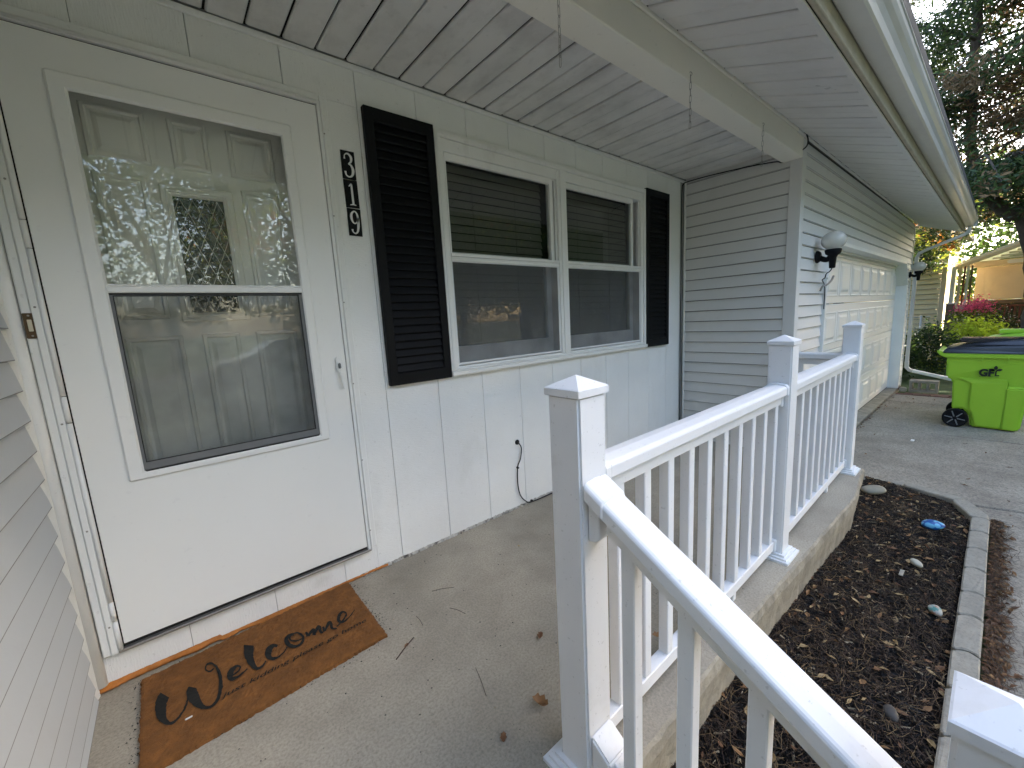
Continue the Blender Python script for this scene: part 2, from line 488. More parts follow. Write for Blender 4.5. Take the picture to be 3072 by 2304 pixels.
w = box('front_walk', -.45, .84, -4.6, -1.76, -.42, G0, DRIVE); tag(w, kind='structure')

# ================================================================== HOUSE
house = thing('house', (0, 0, 0), 'white clad single storey house with porch and attached double garage', 'house')
# sub-frame behind the boards
def solid_wall(name, boxes, m=DARKGAP): return join_boxes(name, boxes, m, house)
GROOVE = mat('groove_paint', (.42, .42, .40), .8, .1)
front = solid_wall('front_wall', [(-.5, -.285, .010, .16, 0, 2.6), (.645, 1.235, .010, .16, 0, 2.6), (3.165, 4.1, .010, .16, 0, 2.6),
                                  (-.285, .645, .010, .16, 2.235, 2.6), (1.235, 3.165, .010, .16, 2.235, 2.6), (1.235, 3.165, .010, .16, 0, .985), (-.285, .645, .010, .16, 0, .135)], GROOVE)
X0 = 1.128 - .3043 * 5
for k in range(-1, 18):
    a, b = X0 + .3043 * (k - 0), X0 + .3043 * (k + 1)
    a = max(a, -.40); b = min(b, 3.80)
    if b - a < .03: continue
    a += .0013; b -= .0013
    segs = []
    # column by column: keep door and window openings free
    def col(xa, xb, za, zb, mm=PANEL):
        if xb - xa > .012: prism('wall_board', [(xa, 0), (xb, 0), (xb, .014), (xa, .014)], 2, za, zb, mm, front, bev=.0012)
    low = .013
    if b <= -.335: col(a, b, low, 2.44)
    elif a < .69:
        col(max(a, -.36), min(b, .6865), low, .137, PANEL_V)
        col(max(a, -.36), b, 2.262, 2.43, PANEL_V)
        if b > .6865: col(.6870, b, low, 2.2615)
    elif a < 1.21 and b > 1.21:
        col(a, b, low, .958); col(a, 1.2045, .9583, 2.2615); col(a, b, 2.262, 2.43)
    elif a < 3.19 and a >= 1.2:
        if b > 3.19:
            col(a, b, low, .958); col(3.19, b, .9583, 2.2615); col(a, b, 2.262, 2.43)
        else:
            col(a, b, low, .962); col(a, b, 2.262, 2.43)
    else: col(a, b, low, 2.43)
# bottom edge: cracked caulk line and squeezed out foam
def caulk():
    V, Fc = [], []
    xs = np.arange(.60, 3.8, .012)
    for i, x in enumerate(xs):
        h = .012 + .008 * rng.random(); d_ = .003 + .006 * rng.random()
        V += [(x, -.001, h), (x, -d_ * .7, h * .6), (x, -d_, .001)]
    for i in range(len(xs) - 1):
        if rng.random() < .10: continue
        for j in range(2): Fc.append((i * 3 + j, i * 3 + j + 1, i * 3 + j + 4, i * 3 + j + 3))
    return link('caulk_strip', mesh_from(V, Fc, mat('dirty_caulk', (.5, .48, .43), .8, .3, 30, dirt=((.05, .045, .04), .5, .62, .9, 22, (1, 1, 1)))), front)
caulk()
def foam():
    V, Fc = [], []
    xs = np.arange(-.362, .74, .008); n = 8
    for i, x in enumerate(xs):
        s = .5 + .5 * sin(x * 38 + 2 * sin(x * 15)) ; s = .007 + .008 * s + .003 * rng.random()
        if x > .45: s *= .55
        hz = .022 if x < .0 else .013
        for j in range(n):
            a = pi * j / (n - 1)
            V.append((x, -.0 - s * sin(a) * 1.5, .002 + hz * (1 + cos(a)) / 2 + rng.normal(0, .0006)))
    for i in range(len(xs) - 1):
        for j in range(n - 1): Fc.append((i * n + j, i * n + j + 1, (i + 1) * n + j + 1, (i + 1) * n + j))
    return link('foam_sealant', mesh_from(V, Fc, FOAM, True), front)
foam()
# ceiling trim strip along the wall
box('ceiling_trim', -.375, 3.875, -.014, -.002, 2.414, 2.438, TRIM, front, .003)

# --- porch ceiling planks (ribs run outwards)
ceil = thing('porch_ceiling', (1.8, -.5, 2.44)); ceil.parent = house; ceil.location = Vector((1.8, -.5, 2.44))
k = -6
x = .277 - .1281 * 6
i = 0
while x < 3.87:
    xa, xb = x + .0045, min(x + .1281 - .0045, 3.872)
    z = 2.440 + (.0035 if i % 2 else 0)
    prism('ceiling_plank', [(xa, z + .012), (xa, z + .004), (xa + .006, z), (xb - .006, z), (xb, z + .004), (xb, z + .012)], 1, -.86, -.0145, CEIL, ceil)
    x += .1281; i += 1
box('ceiling_backing', -.5, 3.9, -.86, .16, 2.458, 2.47, DARKGAP, ceil)

# --- beam between house wings, wrapped in cream board
beam = box('porch_beam', -1.2, 3.876, -.93, -.792, 2.352, 2.513, BEAM, house, .004)
box('beam_trim', -1.2, 3.7, -.945, -.9315, 2.492, 2.512, BEAM, beam, .003)
box('beam_trim', 3.702, 10.05, -.945, -.9315, 2.488, 2.508, SIDING, beam, .003)

# --- sloping eave soffit
SL = .36
def zs(y): return 2.508 - SL * (-.935 - y)
soff = thing('eave_soffit', (5, -1.2, 2.45)); soff.parent = house; soff.location = Vector((5, -1.2, 2.45))
x = 1.714 - .1229 * 24; i = 0
mats_s = SOFFIT
_sp = None
while x < 10.5:
    w_ = .1229
    if _sp is None:
        # one plank profile swept down the slope; mesh shared by all planks
        V = []
        for (yy) in (-.947, -1.437):
            for (u, dz) in ((.005, .012), (.005, .004), (.010, 0), (w_ - .010, 0), (w_ - .005, .004), (w_ - .005, .012)):
                V.append((u, yy + 1.2, zs(yy) + dz - 2.45))
        n = 6
        Fc = [(0, 1, 2, 3, 4, 5), (11, 10, 9, 8, 7, 6)] + [(j, 6 + j, 6 + (j + 1) % 6, (j + 1) % 6) for j in range(6)]
        _sp = fix_normals(mesh_from(V, Fc, SOFFIT, name='soffit_plank'))
    o = link('soffit_plank', _sp, soff, (x, -1.2, 2.45 + (.003 if i % 2 else 0)))
    x += w_; i += 1
def slope_slab(name, x0, x1, ya, yb, dz0, dz1, m, parent, bev=0):
    return prism(name, [(ya, zs(ya) + dz0), (yb, zs(yb) + dz0), (yb, zs(yb) + dz1), (ya, zs(ya) + dz1)], 0, x0, x1, m, parent, bev)
slope_slab('soffit_backing', -1.2, 10.56, -.93, -1.45, .016, .03, DARKGAP, soff)
slope_slab('soffit_trim', -1.2, 10.56, -1.427, -1.458, -.012, .000, SOFFIT, soff, .002)
# gable-end return closing the eave at the far corner
prism('eave_end', [(-.90, 2.52), (-1.46, 2.31), (-1.46, 2.50), (-.90, 2.72)], 0, 10.562, 10.58, SIDING, house)
# fascia and gutter
box('fascia', -1.2, 10.56, -1.482, -1.460, 2.318, 2.50, FASCIA, house, .003)
gut = prism('gutter', [(-1.484, 2.500), (-1.484, 2.388), (-1.490, 2.382), (-1.560, 2.382), (-1.569, 2.389), (-1.571, 2.405), (-1.574, 2.425), (-1.585, 2.447),
                       (-1.600, 2.462), (-1.609, 2.478), (-1.611, 2.500), (-1.604, 2.5), (-1.603, 2.48), (-1.58, 2.45), (-1.566, 2.41), (-1.556, 2.39), (-1.495, 2.39), (-1.49, 2.5)],
            0, -1.2, 10.6, GUTTER, house, smooth=False)
box('gutter_lip', -1.2, 10.6, -1.616, -1.603, 2.501, 2.509, GUTTER, gut, .002)
box('gutter_end_cap', 10.601, 10.606, -1.612, -1.486, 2.384, 2.50, GUTTER, gut)
# roof: shingle slope above the eave, far slope and attic gable
roof = prism('roof', [(-1.60, 2.515), (4.6, 4.76), (10.8, 2.515), (10.8, 2.62), (4.6, 4.90), (-1.60, 2.62)], 0, -6, 10.62, SHINGLE, house)
join_boxes('house_core', [(-6, 10.0, .20, 9.0, -.36, 2.55), (-6, -.5, -.9, .2, -.36, 2.5), (3.95, 4.6, -.7, .2, -.36, 2.5)], ROOM, house)

LAPSHADE = mat('lap_edge_shade', (.27, .27, .26), .8, .2, 20)  # dark strip painting the shadow line under each siding lap
# --- siding helper
def siding(parent, axis, fixed, a0, a1, zlist, m, cut=None, depth=.015):
    """lapped planks on a wall facing -X/+X (axis 1, sign by depth) or -Y (axis 0)"""
    for z0_, z1_ in zlist:
        for (p, q) in (cut(z0_, z1_) if cut else [(a0, a1)]):
            if q - p < .01: continue
            pr = [(fixed, z0_), (fixed - depth, z0_), (fixed - depth, z0_ + .0036), (fixed - depth * .12, z1_ - .0035), (fixed, z1_ - .0035)]
            o = prism('siding_plank', pr, axis, p, q, m, parent)
            o.data.materials.append(LAPSHADE); o.data.polygons[3].material_index = 1

LP = .0968
zk = [1.050 + LP * i for i in range(-16, 17)]
def lanes(lo, hi): return [(max(a, lo), min(a + LP, hi)) for a in zk if a + LP > lo + .01 and a < hi - .01]

# garage side wall (faces the porch)
gside = box('garage_side_wall', 3.884, 3.95, -.85, .01, -.36, 2.5, DARKGAP, house)
siding(gside, 1, 3.883, -.846, -.020, lanes(.0, 2.50), SIDING)
box('corner_strip', 3.862, 3.882, -.019, -.0025, .0, 2.436, TRIM, gside, .002)
# outside corner post of the garage
cp = prism('corner_board', [(3.866, -.848), (3.866, -.933), (3.952, -.933), (3.952, -.915), (3.886, -.915), (3.886, -.848)], 2, -.30, 2.49, SIDING, house, .002)

# garage front
gfront = join_boxes('garage_front_wall', [(3.955, 4.60, -.912, -.80, -.36, 2.5), (9.64, 10.03, -.912, -.80, -.36, 2.5), (4.60, 9.64, -.912, -.80, 1.86, 2.5)], DARKGAP, house)
OX0, OX1, OZ = 4.69, 9.57, 1.797
CH = .333
def cut_front(z0_, z1_):
    m_ = .028
    if z0_ >= OZ + .02: return [(3.954, 10.02)]
    zc = (z0_ + z1_) / 2
    e = max(0, (zc - (OZ - CH))) if zc > OZ - CH else 0
    e = min(e, CH)
    if z1_ > OZ + .035: return [(3.954, 4.99), (9.27, 10.02)]
    return [(3.954, OX0 - m_ + e * .93), (OX1 + m_ - e * .93, 10.02)]
siding(gfront, 0, -.913, 0, 0, [(a, b) for a, b in lanes(-.28, 2.49)], SIDING, cut_front)
prism('end_corner_board', [(10.022, -.932), (10.062, -.932), (10.062, -.86), (10.022, -.86)], 2, -.30, 2.44, SIDING, gfront, .002)
# triangular infill behind the clipped corners
for s, xa in ((1, OX0), (-1, OX1)):
    prism('corner_infill', [(xa - .03 * s, OZ - CH - .02), (xa + (CH + .02) * s, OZ + .03), (xa - .03 * s, OZ + .03)], 1, -.9125, -.79, SIDING, gfront)
# surround with clipped upper corners
def jamb(name, p, q, nrm, t=.028, y0=-.950, y1=-.795, m=TRIM):
    (ax_, az_), (bx_, bz_) = p, q
    nx, nz = nrm
    return prism(name, [(ax_, az_), (bx_, bz_), (bx_ + nx * t, bz_ + nz * t), (ax_ + nx * t, az_ + nz * t)], 1, y0, y1, m, gfront, .002)
s2 = .7071
jamb('door_jamb', (OX0, -.279), (OX0, OZ - CH), (-1, 0))
jamb('door_jamb', (OX1, -.279), (OX1, OZ - CH), (1, 0))
jamb('door_brace', (OX0, OZ - CH + .002), (OX0 + CH, OZ + .002), (-s2, s2), t=.026, y0=-.953)
jamb('door_brace', (OX1, OZ - CH + .002), (OX1 - CH, OZ + .002), (s2, s2), t=.026, y0=-.953)
jamb('door_head', (OX0 + CH, OZ), (OX1 - CH, OZ), (0, 1), t=.036)
for za, zb, yy in ((1.775, 1.796, -.84), (1.735, 1.757, -.825)):
    box('head_stop', OX0 + .3, OX1 - .3, yy, yy + .02, za, zb, TRIM, gfront, .003)
# sectional door
gd = thing('garage_door', (7.13, -.78, .75)); gd.parent = house; gd.location = Vector((7.13, -.78, .75))
JZ = [-.277, .222, .732, 1.242, 1.790]
st4 = [(0, 0), (.012, .007), (.024, .001), (.05, .001), (.075, .010), (.09, .010)]
for i in range(4):
    za, zb = JZ[i], JZ[i + 1]
    prism('door_section', [(-.800, za + .004), (-.806, za + .010), (-.806, zb - .012), (-.800, zb - .003), (-.765, zb - .003), (-.765, za + .004)], 0, OX0 - .02, OX1 + .02, METAL_W, gd)
    for j in range(9):
        xa = 4.735 + j * .5385
        relief('raised_panel', xa, xa + .475, za + .075, zb - .085, -.8064, st4, METAL_W, gd)
box('bottom_seal', OX0, OX1, -.805, -.78, -.2775, -.2725, RUBBER, gd)

# --- left wing wall (faces the porch from the left)
lw = box('left_wing_wall', -.50, -.377, -1.62, -.03, -.36, 2.6, DARKGAP, house)
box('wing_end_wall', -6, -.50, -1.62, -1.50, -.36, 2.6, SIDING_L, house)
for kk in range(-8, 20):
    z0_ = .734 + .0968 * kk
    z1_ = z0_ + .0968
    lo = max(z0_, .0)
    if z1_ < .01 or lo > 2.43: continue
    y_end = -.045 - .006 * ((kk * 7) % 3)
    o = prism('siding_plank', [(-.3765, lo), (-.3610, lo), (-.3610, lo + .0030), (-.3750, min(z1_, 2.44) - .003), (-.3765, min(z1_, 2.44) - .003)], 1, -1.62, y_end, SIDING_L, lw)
    o.data.materials.append(LAPSHADE); o.data.polygons[3].material_index = 1
# corner mouldings beside the door
tube('corner_round', [(-.352, -.012, .03), (-.352, -.012, 2.43)], .0165, TRIM, lw, n=12)
prism('corner_caulk', [(-.376, -.062), (-.366, -.045), (-.360, -.020), (-.376, -.016)], 2, .0, 2.43, TRIM, lw)

# ---------------------------------------------------------------- storm door
sdoor = thing('storm_door', (.18, -.03, 1.2)); sdoor.parent = house; sdoor.location = Vector((.18, -.03, 1.2))
SX0, SX1, SZ0, SZ1 = -.272, .629, .168, 2.208
# casing
box('door_casing', -.333, -.309, -.024, -.001, .135, 2.262, TRIM, sdoor, .004)
box('door_casing', .648, .684, -.020, -.001, .145, 2.262, TRIM, sdoor, .004)
box('door_casing', -.308, .647, -.026, -.001, 2.232, 2.262, TRIM, sdoor, .004)
box('hinge_channel', -.3085, -.290, -.034, -.001, .140, 2.2315, METAL_W, sdoor, .002)
box('latch_channel', .634, .6475, -.030, -.001, .142, 2.2315, METAL_W, sdoor, .002)
box('latch_channel', .6475, .6575, -.0365, -.0205, .142, 2.2325, METAL_W, sdoor, .003)
tube('head_rail', [(-.29, -.036, 2.2225), (.634, -.036, 2.2225)], .0075, METAL_W, sdoor, n=10)
box('drip_cap', -.29, .634, -.044, -.028, 2.2125, 2.2155, METAL_W, sdoor)
# hinge barrel in sections
zz = [.150, .265, .340, 1.0, 1.09, 1.56, 1.645, 2.2]
for a, b in zip(zz[:-1], zz[1:]):
    tube('hinge_barrel', [(-.2825, -.034, a + .0015), (-.2825, -.034, b - .0015)], .0072, METAL_W, sdoor, n=12)
ring('door_gap', -.2885, .6335, .145, 2.2175, (.10, .10, .10, .09), -.0165, .0, DARKGAP, sdoor)
box('threshold', -.29, .65, -.034, -.001, .137, .1485, STEEL, sdoor, .002)
# slab
ring('door_leaf', SX0, SX1, SZ0, SZ1, (.124, .133, .60, .108), -.034, -.0175, METAL_W, sdoor, .0015)
# moulded lite frame
ring('lite_frame', -.171, .5185, .760, 2.100, (.046, .041, .026, .050), -.046, -.0345, METAL_W, sdoor, .006)
ring('lite_bead', -.130, .4830, 1.447, 2.056, .006, -.0395, -.032, METAL_W, sdoor, .002)
box('meeting_rail', -.1475, .4965, -.042, -.020, 1.4235, 1.4475, METAL_W, sdoor, .003)
ring('screen_track', -.1475, .4965, .785, 1.4225, .004, -.037, -.020, RUBBER, sdoor)
ring('screen_frame', -.1425, .4915, .790, 1.4175, (.027, .027, .029, .004), -.0335, -.026, SCREENFRAME, sdoor, .0015)
ring('screen_spline', -.1165, .4655, .8185, 1.4145, .0022, -.0345, -.027, RUBBER, sdoor)
box('upper_glass', -.129, .482, -.029, -.027, 1.448, 2.055, GLASS_D, sdoor)
box('lower_glass', -.129, .482, -.022, -.020, .80, 1.42, GLASS_D, sdoor)
link('insect_screen', mesh_from([(-.117, -.0295, .818), (.466, -.0295, .818), (.466, -.0295, 1.415), (-.117, -.0295, 1.415)], [(0, 1, 2, 3)], SCREEN), sdoor)
# latch handle
hd = prism('handle', [(.5815, 1.072), (.5815, 1.128), (.5855, 1.134), (.5995, 1.134), (.6035, 1.128), (.6035, 1.072), (.598, 1.066), (.587, 1.066)], 1, -.050, -.0345, METAL_W, sdoor, .003, 2)
prism('handle', [(.5885, 1.066), (.6035, 1.066), (.6055, .990), (.6015, .982), (.5985, .990)], 1, -.062, -.050, METAL_W, sdoor, .003, 2)
box('handle_button', .5885, .6005, -.058, -.0505, 1.080, 1.106, SCREENFRAME, sdoor, .003, 2)
for zq in (.25, .62, 1.0, 1.38, 1.76, 2.1):
    for xq, yq in ((-.299, -.0345), (.6525, -.037)):
        lathe('screw', [(.0032, 0), (.0032, -.0012), (.0018, -.0022)], STEEL, sdoor, (xq, yq, zq), n=8, axis='Y')

# ---------------------------------------------------------------- entry door behind it
ed = thing('entry_door', (.18, .12, 1.2)); ed.parent = house; ed.location = Vector((.18, .12, 1.2))
ring('door_slab', -.262, .622, .16, 2.23, (.360, .359, 1.195, .425), .1205, .16, DOOR_IN, ed)
pr5 = [(0, 0), (.005, .011), (.014, .012), (.019, .001), (.028, .001), (.044, .011), (.05, .011)]
for (xa, xb, za, zb) in ((-.118, .056, 1.904, 2.088), (.120, .2405, 1.906, 2.089), (.306, .472, 1.906, 2.089),
                         (-.118, .030, 1.335, 1.86), (.330, .472, 1.335, 1.86),
                         (-.118, .0565, .30, 1.269), (.1165, .249, .30, 1.270), (.307, .472, .30, 1.270)):
    relief('raised_panel', xa, xb, za, zb, .1203, pr5, DOOR_IN, ed)
ring('lite_frame', .061, .299, 1.3205, 1.845, .0375, .106, .1203, DOOR_IN, ed, .005)
ring('lite_bead', .078, .282, 1.3375, 1.828, .0125, .1, .106, DOOR_IN, ed, .004)
LG = mat('leaded_glass', (.02, .024, .022), .12, .5, 14, bump=.004, bs=22, spec=.8, dirt=((.25, .27, .25), .6, .72, .5, 9, (1, 1, .35)))
box('leaded_glass', .096, .264, .1235, .1275, 1.355, 1.805, LG, ed)
def lattice():
    V, Fc = [], []
    def bar(x0, z0, x1, z1):
        dx, dz = x1 - x0, z1 - z0; l = math.hypot(dx, dz)
        if l < .004: return
        nx, nz = -dz / l * .0011, dx / l * .0011
        b = len(V)
        for y in (.1205, .1234):
            V.extend([(x0 + nx, y, z0 + nz), (x1 + nx, y, z1 + nz), (x1 - nx, y, z1 - nz), (x0 - nx, y, z0 - nz)])
        Fc.extend([(b, b + 1, b + 2, b + 3), (b, b + 4, b + 5, b + 1), (b + 2, b + 6, b + 7, b + 3)])
    X0_, X1_, Z0_, Z1_ = .0985, .2615, 1.358, 1.802
    px, pz = .0408, .098
    for k_ in range(-8, 14):
        for sgn in (1, -1):
            # line z = Z0 + sgn*(pz/px)*(x - xk)
            xk = X0_ + k_ * px
            pts = []
            s = sgn * pz / px
            xa, xb = X0_, X1_
            za, zb = Z0_ + s * (xa - xk), Z0_ + s * (xb - xk)
            def clipz(x, z, zc): return xk + (zc - Z0_) / s
            if min(za, zb) > Z1_ or max(za, zb) < Z0_: continue
            def cl(x, z):
                if z > Z1_: return clipz(x, z, Z1_), Z1_
                if z < Z0_: return clipz(x, z, Z0_), Z0_
                return x, z
            (xa, za), (xb, zb) = cl(xa, za), cl(xb, zb)
            bar(xa, za, xb, zb)
    c = (.18, .12, 1.58)
    return link('lead_lattice', mesh_from([(v[0] - c[0], v[1] - c[1], v[2] - c[2]) for v in V], Fc, STEEL), ed, c)
lattice()
join_boxes('door_frame', [(-.284, -.264, .018, .16, .158, 2.232), (.624, .644, .018, .16, .158, 2.232), (-.264, .624, .018, .16, 2.2325, 2.2345), (-.284, .644, .018, .16, .138, .157)], DOOR_IN, ed)

# ---------------------------------------------------------------- double window
win = thing('window', (2.2, 0, 1.6)); win.parent = house; win.location = Vector((2.2, 0, 1.6))
WX0, WX1, WZ0, WZ1 = 1.2085, 3.186, .966, 2.258
# outer casing with stepped profile
ring('window_casing', WX0, WX1, WZ0 + .022, WZ1, (.034, .034, .004, .034), -.027, -.001, TRIM, win, .003)
ring('window_casing', WX0 + .012, WX1 - .012, WZ0 + .03, WZ1 - .010, (.012, .012, .002, .012), -.031, -.0275, TRIM, win, .0015)
ring('window_jamb', WX0 + .0345, WX1 - .0345, WZ0 + .03, WZ1 - .0345, (.020, .030, .016, .062), -.0185, .09, TRIM, win, .002)
box('window_sill', WX0 - .002, WX1 + .004, -.040, -.001, WZ0 - .004, WZ0 + .021, TRIM, win, .004)
box('sill_nose', WX0 + .03, WX1 - .03, -.030, -.001, WZ0 + .0215, WZ0 + .036, TRIM, win, .003)
box('mullion', 2.128, 2.207, -.022, .09, WZ0 + .0365, WZ1 - .036, TRIM, win, .003)
box('mullion_trim', 2.150, 2.207, -.0305, -.0225, WZ0 + .0365, WZ1 - .036, TRIM, win, .002)
for (xa, xb) in ((1.264, 2.127), (2.208, 3.120)):
    left = xa < 2
    ux1 = 2.066 if left else 2.995
    ux0 = xa + (.010 if left else .002)
    top = 2.160
    # upper sash
    ring('upper_sash', ux0 - .006, ux1 + .022, 1.622, top, (.010, .026, .018, .036), -.012, .012, TRIM, win, .002)
    ring('upper_sash', ux1 + .0225, xb, 1.640, top, (.012, .012, .002, .004), -.004, .02, TRIM, win, .002)
    box('sash_pane', ux0, ux1, .0, .003, 1.636, 2.126, GLASS, win)
    box('sash_rail', xa, xb, -.022, -.0125, 1.622, 1.640, TRIM, win, .002)
    box('sash_rail', xa, xb, -.019, .004, 1.598, 1.6205, TRIM, win, .003)
    # lower: storm screen frame outside, sash set back inside
    ring('screen_frame', xa, xb, 1.018, 1.5975, (.008, .016, .012, .004), -.014, -.005, SASH_IN, win, .001)
    link('insect_screen', mesh_from([(xa + .008, -.009, 1.03), (xb - .014, -.009, 1.03), (xb - .014, -.009, 1.594), (xa + .008, -.009, 1.594)], [(0, 1, 2, 3)], SCREEN_W), win)
    ring('lower_sash', xa + .005, xb - .006, 1.02, 1.66, (.030, .048, .100, .030), .055, .085, SASH_IN, win, .002)
    box('sash_pane', xa + .034, xb - .052, .066, .069, 1.118, 1.632, GLASS, win)
    # venetian blind behind the glass
    n = 22
    for q in range(n):
        zq = 1.125 + q * .0468
        prism('blind_slat', [(.098, zq), (.100, zq), (.113, zq + .0452), (.111, zq + .0452)], 0, xa + .03, xb - .04, BLIND, win)
    for xc in (xa + .25, xb - .28):
        box('blind_cord', xc, xc + .002, .0955, .097, 1.1, 2.15, BLIND, win)
join_boxes('window_backing', [(1.25, 3.15, .155, .16, .98, 2.23)], ROOM, win)

# ---------------------------------------------------------------- shutters
def shutter(x0, x1, label):
    s = thing('shutter', ((x0 + x1) / 2, -.02, .958), label, 'shutter', 'black louvred shutters beside the window')
    ring('shutter_frame', x0, x1, .958, 2.27, (.045, .045, .062, .062), -.034, -.004, BLACK, s, .003)
    box('shutter_back', x0 + .04, x1 - .04, -.012, -.005, 1.0, 2.22, BLACK, s)
    n = 30; h = (2.208 - 1.020) / n
    for q in range(n):
        za = 1.020 + q * h
        prism('louvre', [(-.013, za + .001), (-.028, za + .002), (-.029, za + .005), (-.014, za + h * .98)], 0, x0 + .0455, x1 - .0455, BLACK, s)
    return s
shutter(.8395, 1.2040, 'wide black louvred shutter between the house number and the window')
shutter(3.190, 3.552, 'black louvred shutter on the wall near the garage corner')

